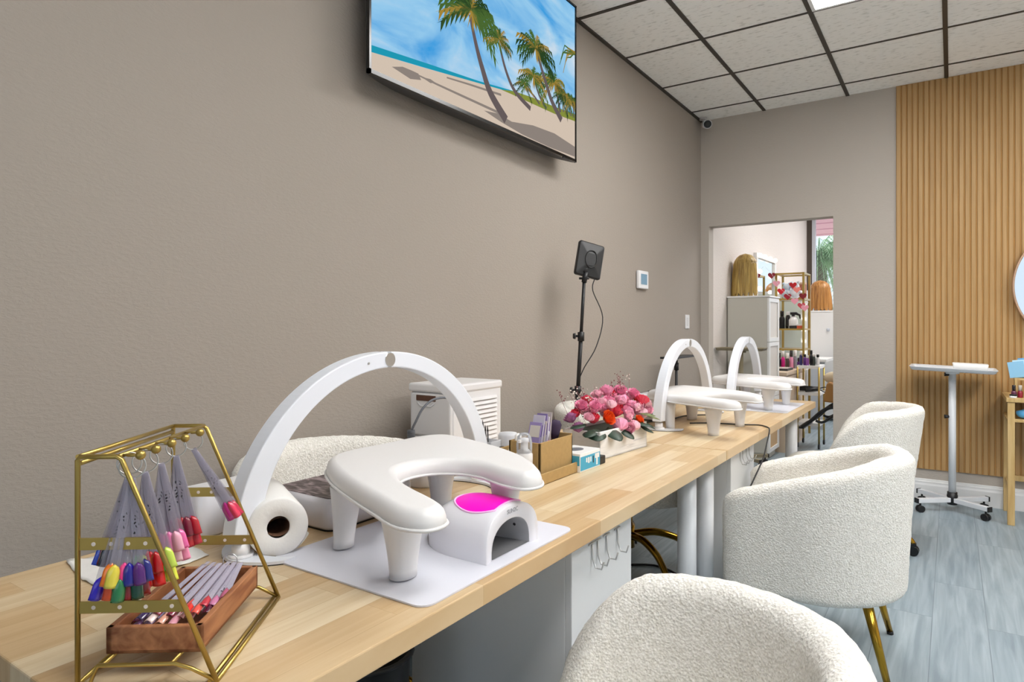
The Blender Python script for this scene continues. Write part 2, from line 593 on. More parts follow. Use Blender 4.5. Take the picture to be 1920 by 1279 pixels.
while Y0 + k * TD < BACK_Y:
    y = Y0 + k * TD
    if y > -3.6:
        w = .012 if k == 0 else .0075
        m.box(0, 5.0, y - w, y + w, ROOM_H - .0045, ROOM_H + .002)
    k += 1
m.box(0, .018, -3.6, BACK_Y, ROOM_H - .012, ROOM_H + .002)
struct(m.build('ceiling_grid', M['grid'], ceil))
# back room shell
m = MB(); m.box(3.2, 3.3, BACK_Y + .12, 10.2, 0, 3.0)
struct(m.build('wall_far_right', M['wall_pink']))
m = MB(); m.box(0, 3.2, BACK_Y + .12, 10.2, ROOM_H, ROOM_H + .05)
struct(m.build('ceiling_back', M['tile']))
m = MB(); m.box(0, 0.004, BACK_Y + .12, 10.2, 0, ROOM_H)
struct(m.build('wall_back_left', M['wall_pink']))
# storefront window of the back room
m = MB()
m.box(0, .075, 10.14, 10.22, 0, ROOM_H)
m.box(1.3, 1.36, 10.14, 10.22, 0, ROOM_H); m.box(2.3, 2.36, 10.14, 10.22, 0, ROOM_H); m.box(3.14, 3.2, 10.14, 10.22, 0, ROOM_H)
m.box(0, 3.2, 10.14, 10.22, ROOM_H - .08, ROOM_H)
win = struct(m.build('window_1', M['bronze']))
m = MB(); m.box(.075, .12, 10.13, 10.2, .1, ROOM_H - .08); m.box(.075, 3.14, 10.13, 10.2, 0, .1)
struct(m.build('window_frame', M['alu'], win))
m = MB(); m.box(.12, 3.14, 10.17, 10.176, .1, ROOM_H - .08)
struct(m.build('window_pane', M['glass'], win))
# baseboards
def baseboard(name, x0, x1):
    prof = [(0, 0), (-.016, 0), (-.016, .10), (-.012, .112), (-.012, .124), (-.007, .128), (-.005, .14), (0, .142)]
    m = MB()
    m.loft([[(x, BACK_Y + p[0], p[1]) for p in prof] for x in (x0, x1)], 0, False)
    struct(m.build(name, M['trim']))
baseboard('baseboard_back', DX1, 5.0)
# slatted oak panel on the back wall
PX0 = 1.404
m = MB()
m.box(PX0, 4.9, BACK_Y - .008, BACK_Y, .212, ROOM_H, 1)
x = PX0; pitch = .0335
while x < 4.86:
    m.prism([(x, BACK_Y - .008), (x + .004, BACK_Y - .014), (x + pitch - .009, BACK_Y - .014), (x + pitch - .005, BACK_Y - .008)], .212, ROOM_H - .002, 0)
    x += pitch
struct(tag(m.build('wall_panel_slats', [M['slat'], M['slatback']]), 'vertical oak slat cladding covering the back wall', 'wall panel'))

# outdoors behind the storefront
m = MB(); m.box(-12, 12, 10.4, 34, -.14, -.04)
struct(m.build('ground_outside', M['ground']))
m = MB(); m.box(-8, 9, 10.3, 14.2, 3.0, 3.2)
for i in range(5): m.box(-8, 9, 10.9 + i * .75, 10.96 + i * .75, 2.985, 3.0)
struct(m.build('ceiling_soffit', M['pinksoffit']))
rnd = random.Random(7)
t = thing('palm_tree', 'pale green palm with drooping fronds outside the far shop window', 'palm tree', (-.75, 16.0, -.04))
m = MB(); m.tube([(0, 0, 0), (.05, 0, 1.4), (.02, .02, 2.8)], [.2, .16, .14], 10)
m.build('trunk', M['trunk'], t)
for i in range(84):
    az = rnd.uniform(0, 2 * pi); el = rnd.uniform(-.3, 1.3); L = rnd.uniform(1.2, 2.2)
    m = MB(); d = Vector((cos(az), sin(az), 0)); sd = Vector((-sin(az), cos(az), 0))
    pts = []
    for k in range(9):
        u = k / 8
        pts.append(d * (L * u * cos(el) + .12 * u) + Vector((0, 0, 2.8 + L * (sin(el) * u - 1.25 * u * u * (1.1 - .3 * sin(el))))))
    m.tube(pts, [.014 * (1 - .8 * k / 8) for k in range(9)], 5)
    for k in range(1, 9):
        for s in (-1, 1):
            for q in (0, .5):
                p = pts[k] if q == 0 else (pts[k] + pts[k - 1]) / 2
                e = p + sd * s * .3 * (1 - .5 * k / 8) + d * .12 + Vector((0, 0, -.22))
                m.add([p, p + d * .035, e], [(0, 1, 2)], 0)
    m.build('frond', M['palm'], t)

# ------------------------------------------------------------------ ceiling lights
def ceiling_light(x0, x1, y0, y1, label, z=ROOM_H):
    t = thing('ceiling_light', label, 'ceiling light', ((x0 + x1) / 2, (y0 + y1) / 2, z), 0, 'recessed ceiling light panels')
    m = MB()
    for a in ((x0 + .012, x0 + .03, y0 + .01, y1 - .01), (x1 - .03, x1 - .012, y0 + .01, y1 - .01), (x0 + .03, x1 - .03, y0 + .01, y0 + .028), (x0 + .03, x1 - .03, y1 - .028, y1 - .01)):
        m.box(a[0], a[1], a[2], a[3], z - .008, z - .001)
    m.build('frame', M['trim'], t, True)
    m = MB(); m.box(x0 + .03, x1 - .03, y0 + .028, y1 - .028, z - .006, z - .001)
    m.build('diffuser', M['panel'], t, True)
ceiling_light(X2, X3, Y0 - TD, Y0 + TD, 'lit ceiling panel cut by the top edge of the view, right of the television')
ceiling_light(X3 + 1.212, X3 + 1.818, Y0, Y0 + 2 * TD, 'added unseen ceiling panel over the aisle, brightening the far end by the oak cladding')  # out of view, added to light the far wall and floor
ceiling_light(X3 + 1.212, X3 + 1.818, Y0 - 3 * TD, Y0 - TD, 'added unseen ceiling panel brightening the middle of the aisle')  # out of view, added as extra light over the aisle
ceiling_light(X2 + .606, X3 + .606, Y0 - 5 * TD, Y0 - 3 * TD, 'added unseen ceiling panel brightening the near end of the nail tables')  # unseen lamp, placed to brighten the near table and wall
ceiling_light(1.1, 1.7, 6.4, 7.6, 'unseen ceiling panel added to brighten the room behind the doorway')  # unseen lamp, put in to keep the back room bright
ceiling_light(1.1, 1.7, 8.5, 9.7, 'second unseen ceiling panel added to brighten the back room, by the far shop window')  # extra unseen lamp for a brighter back room

# ------------------------------------------------------------------ television
TY0, TY1, TZ0, TZ1, TX = 1.543, 3.0, 2.058, 2.872, .11
tv = thing('television', 'large black flat television high on the left wall showing a beach with palms', 'television', (0, (TY0 + TY1) / 2, TZ0))
m = MB()
out = [(TX - .012, TY0), (TX - .03, TY0 + .03), (TX - .062, TY0 + .22), (TX - .068, (TY0 + TY1) / 2), (TX - .062, TY1 - .22), (TX - .03, TY1 - .03), (TX - .012, TY1)]
out = [tuple(p)[:2] for p in catmull([(a, b, 0) for a, b in out], 5)]
m.prism(out, TZ0 + .002, TZ1 - .02)
m.box(.003, .05, (TY0 + TY1) / 2 - .2, (TY0 + TY1) / 2 + .2, TZ0 + .2, TZ1 - .2)
m.build('back_casing', M['dark'], tv, True, bevel=.004)
m = MB()
m.box(TX - .012, TX + .002, TY0, TY1, TZ0, TZ0 + .014); m.box(TX - .012, TX + .002, TY0, TY1, TZ1 - .009, TZ1)
m.box(TX - .012, TX + .002, TY0, TY0 + .009, TZ0, TZ1); m.box(TX - .012, TX + .002, TY1 - .009, TY1, TZ0, TZ1)
m.build('bezel', M['blackg'], tv, True)
m = MB(); m.box(TX - .004, TX + .0015, 2.86, 2.93, TZ0 - .006, TZ0 + .002)
m.build('sensor', M['black'], tv, True)

# the picture on the screen: flat coloured shapes on the glass, lit from within
def sky_picture():
    mm = bpy.data.materials.new('screen sky'); mm.use_nodes = True
    nt = mm.node_tree; N = nt.nodes; L = nt.links
    e = N.new('ShaderNodeEmission'); e.inputs['Strength'].default_value = .76
    n = N.new('ShaderNodeTexNoise'); n.inputs['Scale'].default_value = 1; n.inputs['Detail'].default_value = 6; n.inputs['Distortion'].default_value = .7
    tc = N.new('ShaderNodeTexCoord')
    mp = N.new('ShaderNodeMapping'); mp.inputs['Rotation'].default_value = (radians(-32), 0, 0); mp.inputs['Scale'].default_value = (1, 2.2, 5.5)
    L.new(tc.outputs['Object'], mp.inputs['Vector']); L.new(mp.outputs[0], n.inputs['Vector'])
    rp = N.new('ShaderNodeValToRGB')
    E_ = rp.color_ramp.elements
    E_[0].position = .3; E_[0].color = lin('#2f93d6')
    E_[1].position = .72; E_[1].color = lin('#cfd9e2')
    x_ = E_.new(.52); x_.color = lin('#8fc2e4')
    L.new(n.outputs['Fac'], rp.inputs['Fac']); L.new(rp.outputs['Color'], e.inputs['Color'])
    L.new(e.outputs[0], N['Material Output'].inputs['Surface'])
    return mm
PIC = [sky_picture(), emit_mat('screen sea', '#1f93ad', .75), emit_mat('screen sand', '#d0bfae', .72), emit_mat('screen grass', '#8a9440', .65),
       emit_mat('screen trunk', '#6d6262', .6), emit_mat('screen frond green', '#4f6f35', .6), emit_mat('screen frond yellow', '#a8893c', .65),
       emit_mat('screen shade', '#958a82', .62), emit_mat('screen cyan', '#3fb3dc', .9), emit_mat('screen frond dark', '#33502b', .5)]
m = MB()
def pic(pts, k, lay):
    X = TX - .002 + .0002 * lay
    m.add([(X, 1.556 + u, 2.07 + v) for u, v in pts], [tuple(range(len(pts)))], k)
UW, VH = 1.432, .79
pic([(0, 0), (UW, 0), (UW, VH), (0, VH)], 0, 0)
def strip(line, w0, w1, k, lay):
    n = len(line); L_ = []; R_ = []
    for i, (u, v) in enumerate(line):
        a = line[max(i - 1, 0)]; b = line[min(i + 1, n - 1)]
        du, dv = b[0] - a[0], b[1] - a[1]; l = sqrt(du * du + dv * dv); w = (w0 + (w1 - w0) * i / (n - 1)) / 2
        L_.append((u - dv / l * w, v + du / l * w)); R_.append((u + dv / l * w, v - du / l * w))
    for i in range(n - 1):
        pic([L_[i], L_[i + 1], R_[i + 1], R_[i]], k, lay)
def smooth2(line, n=6): return [(p[0], p[1]) for p in catmull([(a, b, 0) for a, b in line], n)]
pic([(0, .084), (.3, .118), (.6, .15), (.85, .185), (1.1, .205), (1.43, .24), (1.43, .18), (.85, .17), (.6, .14), (.3, .1), (0, .06)], 1, 1)
sand = [(0, 0), (0, .06), (.109, .074), (.248, .092), (.601, .141), (.85, .176), (1.12, .195), (UW, .214), (UW, 0)]
pic(sand, 2, 2)
pic([(0.763, 0.163), (0.867, 0.187), (1.024, 0.204), (1.221, 0.217), (UW, 0.236), (UW, 0.2), (1.221, 0.182), (1.024, 0.174), (0.867, 0.168)], 3, 3)
pic([(0.096, 0.042), (0.15, 0.060), (0.2, .062), (0.233, 0.062), (0.248, 0.043), (0.19, 0.029)], 7, 4)
pic([(.248, .055), (.3, .063), (.33, .058), (.3, .048)], 7, 4)
strip([(.233, .056), (.338, .055), (.501, .056), (.78, .058)], .006, .012, 7, 4)
strip([(.395, .099), (.536, .116), (.763, .14)], .006, .01, 7, 4)
pic([(.638, .038), (.742, .053), (.845, .045), (1.024, .074), (1.221, .085), (1.43, .067), (1.43, .015), (1.17, .006), (.932, .009), (.763, .022)], 7, 4)
prnd = random.Random(3)
def crown(c, r, lay, nfr=16, droop=1.0):
    for i in range(nfr):
        a = -.6 + (pi + 1.2) * i / (nfr - 1) + prnd.uniform(-.12, .12)
        L_ = r * prnd.uniform(.8, 1.1)
        spine = []
        for q in range(7):
            s = q / 6
            spine.append((c[0] + L_ * s * cos(a) * 1.25, c[1] + L_ * s * sin(a) * .85 - droop * r * .45 * s * s))
        k = prnd.choice((5, 5, 9, 9, 6))
        strip(spine, r * .05, r * .02, k, lay)
        for q in range(1, 7):
            for s in (-1, 1):
                p = spine[q]; o = spine[q - 1]
                du, dv = p[0] - o[0], p[1] - o[1]; l = sqrt(du * du + dv * dv) or 1
                w = r * .26 * (1 - .5 * q / 6)
                tip = (p[0] + du / l * w * .9 - s * dv / l * w * .8, p[1] + dv / l * w * .9 + s * du / l * w * .8 - r * .1)
                pic([o, p, tip], k, lay)
    for i in range(7):
        a = -pi / 2 + prnd.uniform(-.8, .8)
        pic([(c[0] - .02 * r, c[1]), (c[0] + .12 * r, c[1] + .02), (c[0] + r * .6 * cos(a), c[1] + r * .55 * sin(a))], 6, lay)
strip(smooth2([(.946, .235), (1.024, .217), (1.081, .19)]), .008, .012, 4, 5); crown((.946, .245), .07, 6, 10)
for uu in (1.3, 1.34, 1.38, 1.41): strip([(uu, .3), (uu + .01, .215)], .01, .012, 4, 5); crown((uu, .3), .075, 6, 10)
strip(smooth2([(1.221, .335), (1.253, .265), (1.279, .205)]), .014, .02, 4, 5); crown((1.221, .335), .13, 6, 14)
strip(smooth2([(1.024, .304), (1.081, .228), (1.145, .186)]), .012, .018, 4, 5); crown((1.024, .304), .11, 7, 14)
strip(smooth2([(.746, .36), (.795, .262), (.867, .189), (1.0, .145)]), .014, .024, 4, 8); crown((.746, .375), .085, 9, 18, .6)
strip(smooth2([(1.053, .43), (1.13, .32), (1.195, .236), (1.29, .168)]), .018, .036, 4, 8); crown((1.043, .443), .135, 9, 20, .7)
strip(smooth2([(.54, .4), (.583, .291), (.627, .206), (.684, .123), (.8, .04)]), .017, .045, 4, 8); crown((.55, .425), .165, 9, 24, .65)
for i in range(7):
    strip([(UW - .001, .56 - i * .002), (UW - .05 - .012 * i, .565 + .02 * (i % 3) - .05), (UW - .09 - .02 * i * .6, .50 - .03 * (i % 4))], .012, .004, prnd.choice((5, 6)), 9)
m.v = [(a, min(max(b, 1.5555), 2.9905), min(max(c, 2.0705), 2.863)) for a, b, c in m.v]
m.build('screen', PIC, tv, True)

# ------------------------------------------------------------------ wall fittings
t = thing('thermostat', 'small white thermostat with blue screen on the left wall', 'thermostat', (0, 4.1, 1.52))
m = MB(); m.box(.004, .026, 4.025, 4.185, 1.455, 1.575); m.build('housing', M['plastic'], t, True, bevel=.006)
m = MB(); m.box(.0, .006, 4.035, 4.175, 1.46, 1.57); m.build('wall_plate', M['grey'], t, True)
m = MB(); m.box(.024, .0275, 4.055, 4.155, 1.483, 1.553); m.build('display', M['screenblue'], t, True)
t = thing('light_switch', 'narrow white rocker switch plate on the left wall near the corner', 'light switch', (0, 5.03, 1.24))
m = MB(); m.box(0, .007, 4.985, 5.075, 1.185, 1.295); m.build('switch_plate', M['plastic'], t, True, bevel=.003)
m = MB(); m.box(.006, .013, 5.012, 5.048, 1.207, 1.273); m.build('rocker', M['plastic2'], t, True, bevel=.002)
t = thing('security_camera', 'small white bullet camera in the ceiling corner above the doorway', 'security camera', (.07, 5.28, 2.87))
m = MB(); m.cyl((.045, 5.3, 2.911), (.045, 5.3, 2.895), .03, seg=20); m.cyl((.045, 5.3, 2.9), (.07, 5.27, 2.85), .011); m.build('bracket', M['plastic'], t, True)
m = MB(); m.cyl((.06, 5.31, 2.86), (.105, 5.22, 2.83), .034, .036, 20); m.build('housing', M['plastic'], t, True, bevel=.004)
m = MB(); m.cyl((.105, 5.22, 2.83), (.108, 5.214, 2.828), .03, seg=20); m.cyl((.107, 5.215, 2.8285), (.11, 5.21, 2.827), .016, seg=16); m.build('lens', M['blackg'], t, True)

# ================================================================== nail tables
def nail_table(y0, y1, legs, label):
    t = thing('nail_table', label, 'table', (.676, (y0 + y1) / 2, 0), 0, 'butcher block nail tables in one row')
    m = MB(); m.box(.302, 1.05, y0, y1, .713, .75); m.build('tabletop', M['oak'], t, True, bevel=.0025)
    for x, y in legs:
        m = MB(); m.cyl((x, y, .004), (x, y, .706), .034, seg=24); m.cyl((x, y, 0), (x, y, .006), .036, seg=24)
        m.box(x - .06, x + .06, y - .06, y + .06, .706, .713)
        m.build('leg', M['metalwhite'], t, True)
    return t
ta = nail_table(.35, 2.409, [(.93, .48), (.42, .48), (.42, 2.328), (.93, 2.328)], 'long birch butcher block table nearest the viewer, wooden tray rack at its near end')
m = MB(); m.box(.8, .86, 1.95, 2.25, .68, .713); m.build('brace', M['metalwhite'], ta, True)
nail_table(2.412, 4.29, [(.93, 2.535), (.42, 2.535), (.42, 4.2), (.93, 4.2)], 'birch butcher block table farther off, ending at the doorway')

def pedestal(y0, y1, x0, x1, hooks, label):
    t = thing('storage_cabinet', label, 'cabinet', ((x0 + x1) / 2, (y0 + y1) / 2, 0), 0, 'white cabinets under the nail tables')
    m = MB(); m.box(x0, x1 - .018, y0, y1, .0, .7125); m.build('body', M['shadewhite'], t, True, bevel=.002)
    m = MB(); m.box(x1 - .018, x1, y0, y1 - .02, .03, .705); m.build('door', M['shadewhite'], t, True, bevel=.002)
    for y in hooks:
        m = MB(); z = .645
        m.tube([(x1 + .002, y, z + .03), (x1 + .004, y, z - .01), (x1 + .012, y, z - .03), (x1 + .028, y, z - .03), (x1 + .034, y, z - .012)], .0022, 6)
        m.tube([(x1 + .002, y - .018, z + .028), (x1 + .003, y, z + .03), (x1 + .002, y + .018, z + .028)], .0018, 6)
        m.build('hook', M['steel'], t, True)
pedestal(1.331, 1.69, .5, 1.0, (1.43, 1.46, 1.51, 1.575), 'white cabinet with a row of hooks under the near table')
pedestal(2.72, 3.115, .77, .98, (2.85, 2.89, 2.95, 3.0), 'white cabinet with hooks under the far table, behind the hanging cable')
t = thing('waste_bin', 'black waste bin in the shadow under the near table', 'bin', (.6, 1.07, 0))
m = MB(); m.lathe([(.07, 0), (.085, .01), (.1, .44), (.105, .45), (.098, .45), (.085, .03)], (0, 0, 0), 28); m.build('bucket', M['black'], t)
m = MB(); m.tube([(.105 * cos(a), .105 * sin(a), .447) for a in [2 * pi * i / 28 for i in range(28)]], .006, 6, closed=True); m.build('rim', M['dark'], t)

# ------------------------------------------------------------------ boucle chairs (front = +X)
def wob(p, s=.0028, f=55):
    v = noise.noise_vector(Vector(p) * f)
    return (p[0] + v.x * s, p[1] + v.y * s, p[2] + v.z * s)

def shell(path, nrm, hgt, z0, zin, th, lean, bott=0.03):
    """closed upholstered wall following a plan path; path/nrm/hgt are functions of u in 0..1"""
    NU = 110
    us = [i / NU for i in range(NU + 1)]
    rings = []
    for i, u in enumerate(us):
        L = 7
        e = min(i, NU - i)
        f = sqrt(max(0.0, 1 - (1 - min(1, e / L)) ** 2)) if e < L else 1.0
        f = max(f, .03)
        p = path(u); n = nrm(u); h = hgt(u); t = th * f
        h -= (1 - f) * th * .45
        zb = z0 + (1 - f) * th * .3
        sec = []
        for k in range(5):
            a = pi * .5 * k / 4
            sec.append((t * .5 * (.35 + .65 * sin(a)), zb + bott * (1 - cos(a))))
        for k in range(1, 22): sec.append((t / 2, zb + bott + (h - t / 2 - zb - bott) * k / 22))
        for k in range(0, 11):
            a = pi * k / 10
            sec.append((t / 2 * cos(a), h - t / 2 + t / 2 * sin(a)))
        for k in range(1, 20): sec.append((-t / 2, h - t / 2 + (zin - h + t / 2) * k / 19))
        ring = []
        for o, z in sec:
            o2 = o + lean(u) * (z - z0)
            ring.append(wob((p[0] + n[0] * o2, p[1] + n[1] * o2, z)))
        rings.append(ring)
    m = MB(); m.loft(rings, 0, True, True, True)
    return m

def arc_path(R, cx, amax, straight):
    """U path: straight arms of given length, arc of half angle amax about the back"""
    la = straight; lb = 2 * amax * R
    tot = 2 * la + lb
    def path(u):
        s = u * tot
        if s < la:
            q = la - s; a = amax
            return (cx - R * cos(a) + q * sin(a), R * sin(a) + q * cos(a) * 1.0)
        if s > la + lb:
            q = s - la - lb; a = -amax
            return (cx - R * cos(a) - q * sin(a), R * sin(a) - q * cos(a))
        a = amax - (s - la) / R
        return (cx - R * cos(a), R * sin(a))
    def nrm(u):
        s = u * tot
        a = amax if s < la else (-amax if s > la + lb else amax - (s - la) / R)
        return (-cos(a), sin(a))
    return path, nrm

def cushion(rx, ry, z0, z1, cx, exp=2.6):
    m = MB(); prof = []
    h = z1 - z0
    for k in range(7):
        a = pi / 2 * k / 6; prof.append((1 - .05 * (1 - sin(a)), z0 + h * .3 * (1 - cos(a)) * 0 + h * .25 * k / 6))
    for k in range(1, 9):
        a = pi / 2 * k / 8; prof.append((1 - .16 * (1 - cos(a)), z0 + h * .25 + h * .65 * sin(a)))
    for k in range(1, 6): prof.append((.84 * (1 - k / 5.2), z0 + h * .9 + h * .1 * (1 - (1 - k / 5) ** 2)))
    m.lathe(prof, (cx, 0, 0), 64, 0, rx, ry, exp=exp)
    m.v = [wob(p) for p in m.v]
    return m

def barrel_chair(loc, rz, label):
    t = thing('barrel_armchair', label, 'chair', loc, rz, 'white boucle chairs')
    path, nrm = arc_path(.265, .0, pi / 2, .275)
    def hgt(u):
        d = abs(u - .5) * 2
        return .757 - .155 * max(0, (d - .22) / .78) ** 1.1
    shell(path, nrm, hgt, .255, .38, .082, lambda u: .055 * max(0, 1 - abs(u - .5) * 2.1)).build('backrest', M['boucle'], t)
    cushion(.265, .245, .26, .47, .03, 3.2).build('seat', M['boucle'], t)
    for sx, sy in ((1, 1), (1, -1), (-1, 1), (-1, -1)):
        m = MB()
        x0, y0 = .185 * sx, .195 * sy
        m.cyl((x0, y0, .27), (x0 + .065 * sx, y0 + .04 * sy, .012), .018, .011, 14)
        lg = m.build('leg', M['goldp'], t)
        m = MB(); m.cyl((x0 + .065 * sx, y0 + .04 * sy, .012), (x0 + .067 * sx, y0 + .041 * sy, 0), .012, .012, 12); m.build('foot', M['black'], lg)
    return t

def swivel_chair(loc, rz, label):
    t = thing('swivel_chair', label, 'chair', loc, rz, 'white boucle chairs')
    path, nrm = arc_path(.285, .0, radians(96), .045)
    def hgt(u):
        d = abs(u - .5) * 2
        return .785 - .05 * d * d - .19 * max(0, (d - .62) / .38) ** 1.8
    shell(path, nrm, hgt, .385, .44, .078, lambda u: .13 * max(0, 1 - abs(u - .5) * 1.5)).build('backrest', M['boucle'], t)
    cushion(.285, .275, .355, .475, .035, 2.4).build('seat', M['boucle'], t)
    m = MB(); m.lathe([(.2, .34), (.21, .358)], (0, 0, 0), 24); m.cyl((0, 0, .16), (0, 0, .345), .022, seg=16); m.cyl((0, 0, .09), (0, 0, .2), .032, seg=16)
    m.build('column', M['goldp'], t)
    for i in range(5):
        a = 2 * pi * i / 5 + .5
        c, s = cos(a), sin(a)
        m = MB()
        P = catmull([(.02 * c, .02 * s, .15), (.13 * c, .13 * s, .16), (.24 * c, .24 * s, .13), (.3 * c, .3 * s, .085), (.32 * c, .32 * s, .062)], 5)
        m.tube(P, [.02 - .007 * k / (len(P) - 1) for k in range(len(P))], 10)
        lg = m.build('leg', M['goldp'], t)
        m = MB(); q = Vector((.32 * c, .32 * s, .026)); ax = Vector((-s, c, 0))
        for sd in (-1, 1): m.cyl(q + ax * .004 * sd, q + ax * .022 * sd, .026, seg=16)
        m.box(q.x - .014, q.x + .014, q.y - .014, q.y + .014, .03, .064)
        m.build('caster', M['blackg'], lg)
    return t
barrel_chair((1.295, 2.69, 0), pi + .06, 'white boucle barrel armchair on gold legs, middle one on the client side of the tables')
sw = swivel_chair((1.294, .993, 0), pi + .689, 'white boucle chair nearest the viewer, cut by the bottom edge of the view')
dup(sw, (1.245, 4.04, 0), pi + .06, 'white boucle swivel chair farthest along the client side, nearest the doorway')
dup(sw, (.41, 2.98, .03), .15, 'white boucle swivel chair half hidden behind the flower box')
cb = dup(sw, (.384, 1.28, .07), .0, 'white boucle chair back behind the near arch lamp, against the left wall')
for ch in sw.children:
    if ch.name.startswith('backrest'): ch.location.z = -.08
    elif ch.name.startswith('column'): ch.location.z = -.012
for ch in cb.children:
    if ch.name.startswith('seat'): ch.scale = (.58, .62, 1)
    elif ch.name.startswith('leg'): ch.scale = (.6, .6, 1)

# ------------------------------------------------------------------ arch lamps (arch in the local YZ plane)
def arch_lamp(loc, rz, label):
    t = thing('arch_desk_lamp', label, 'lamp', loc, rz, 'white arch desk lamps')
    R = .385; RV = .352; zc = .022
    def sect(a):
        b = .038 + .02 * (abs(a - pi / 2) / (pi / 2)) ** 1.5   # radial depth
        w = .041
        cy, cz = cos(a), sin(a)
        pts = []
        for dx, dr in ((-w / 2, -b / 2), (w / 2, -b / 2), (w / 2, b / 2), (-w / 2, b / 2)):
            pts.append((dx, (R + dr) * cy, zc + (RV + dr) * cz))
        return pts
    for a0, a1 in ((.05, pi / 2 - .012), (pi / 2 + .012, pi - .05)):
        n = 40
        m = MB(); m.loft([sect(a0 + (a1 - a0) * k / n) for k in range(n + 1)], 0, False)
        m.build('light_arm', M['lampwhite'], t, bevel=.003)
    m = MB(); m.cyl((-.0225, 0, zc + RV), (.0225, 0, zc + RV), .0165, seg=24); m.build('hinge', M['steel'], t)
    for s in (-1, 1):
        m = MB()
        m.cyl((0, s * R, .008), (0, s * R, .034), .017, seg=20); m.cyl((0, s * R, .006), (0, s * R, .014), .024, seg=20)
        m.build('neck', M['plastic'], t)
        m = MB()
        arc = [(.105 * sin(q), -s * (.13 - .13 * cos(q)) * .7) for q in [(-1.05 + 2.1 * k / 16) for k in range(17)]]
        ol = []; il = []
        for k, (x, y) in enumerate(arc):
            w = .022 * (1 - .55 * abs(k - 8) / 8) + .004
            ol.append((x, y + s * w)); il.append((x, y - s * w))
        outl = ol + il[::-1]
        m.prism([(x, y + s * R) for x, y in outl], .0022, .008, 0)
        m.prism([(x, y + s * R) for x, y in outl], .0, .0022, 1)
        m.build('foot', [M['lampwhite'], M['black']], t)
    m = MB(); m.cyl((.0212, -.07, zc + RV - .006), (.0222, -.07, zc + RV - .006), .003, seg=10); m.build('switch', M['steel'], t)
    return t
al = arch_lamp((.585, 1.14, .75), .0, 'white arch lamp nearest the viewer, over the large arm rest')
dup(al, (.66, 3.1, .75), .03, 'white arch lamp just behind the flower box')
dup(al, (.72, 3.97, .75), .05, 'white arch lamp farthest away, in front of the doorway')

# ------------------------------------------------------------------ arm rests
def arm_rest(loc, rz, label):
    t = thing('arm_rest', label, 'arm rest', loc, rz, 'white padded manicure arm rests')
    pts = [(-.176, -.118), (-.222, -.066), (-.240, .0), (-.236, .08), (-.236, .15), (-.238, .215), (-.226, .272), (-.19, .308), (-.13, .305), (-.04, .275), (.055, .238), (.16, .178), (.23, .115),
           (.268, .062), (.256, .018), (.20, .02), (.12, .05), (.064, .048), (.014, .012), (.0, -.047), (.025, -.1), (.109, -.16), (.225, -.212),
           (.272, -.245), (.27, -.292), (.218, -.306), (.13, -.272), (.034, -.232), (-.08, -.178)]
    pts = [(a - .022, b + .03) for a, b in pts]
    out = [(p.x, p.y) for p in catmull([(a, b, 0) for a, b in pts], 5, True)]
    def ring(d, z): return [(x, y, z) for x, y in inset(out, d)]
    m = MB()
    rs = [ring(.012, .116), ring(.003, .12), ring(0, .126), ring(.001, .134), ring(.004, .143), ring(.009, .149), ring(.015, .1525), ring(.0205, .154)]
    m.loft(rs, 0, True, True, True)
    m.build('cushion', M['leather'], t)
    m = MB(); m.tube([(x, y, .122) for x, y in inset(out, -.001)], .0032, 6, closed=True); m.build('piping', M['leather'], t)
    for x, y, w, lean in ((.125, -.185, .056, 0), (-.085, -.138, .046, 1), (-.125, .215, .058, 0), (.135, .125, .05, 0)):
        m = MB(); R = []
        for k in range(9):
            u = k / 8
            s = .62 + .44 * u ** 1.5
            z = .117 * u
            R.append([(x + (w * s) * cos(2 * pi * j / 24) * (.62 if True else 1), y + (w * s) * sin(2 * pi * j / 24) * .8, z) for j in range(24)])
        m.loft([[(a - .02 * lean * k / 8, b + .028 * lean * k / 8, c) for a, b, c in r_] for k, r_ in enumerate(R)], 0, True); m.build('leg', M['plastic2'], t)
    return t
ar = arm_rest((.79, 1.045, .7565), .0, 'white padded horseshoe arm rest on the near white mat')
dup(ar, (.793, 2.912, .75), -.05, 'white horseshoe arm rest on bare wood between the two far arch lamps')
dup(ar, (.80, 3.87, .7535), -.06, 'white horseshoe arm rest farthest away, on a white mat by the table end')

def desk_mat(x0, x1, y0, y1, label):
    m = MB(); o = rrect(x0, x1, y0, y1, .025)
    m.prism(o, .7506, .7535, 0); m.prism(inset(o, .001), .75, .7506, 1)
    tag(m.build('desk_mat', [M['matwhite'], M['matedge']]), label, 'desk mat', 'white desk mats')
desk_mat(.63, 1.032, .785, 1.285, 'white rectangular mat on the near table under the large arm rest')
desk_mat(.64, 1.022, 3.6, 4.12, 'white mat under the farthest arm rest')

# ------------------------------------------------------------------ nail curing lamp (front = +X)
t = thing('nail_dryer', 'white dome nail lamp with a magenta top on the near mat', 'nail lamp', (.9, 1.082, .7535))
W2, D, H = .093, .10, .0985
def dome(x, ang, sc, hz):
    return (x, cos(ang) * W2 * sc, hz * sin(ang) ** .8)
m = MB(); R = []; NS = 14
for k in range(NS + 1):
    u = k / NS
    x = -.1 + .2 * u
    sc = sqrt(max(0.02, 1 - (1 - min(1, u / .62)) ** 2)) if u < .62 else 1.0
    hz = H * (sqrt(max(.015, 1 - (1 - min(1, u / .55)) ** 2)) if u < .55 else 1.0 - .03 * ((u - .55) / .45) ** 2)
    R.append([(x + .004 * (1 - sin(a)), cos(a) * W2 * sc, hz * (max(0, sin(a)) ** .54)) for a in [pi * j / 28 for j in range(29)]])
def openr(x, w, h): return [(x, cos(a) * w, h * (max(0, sin(a)) ** .66)) for a in [pi * j / 28 for j in range(29)]]
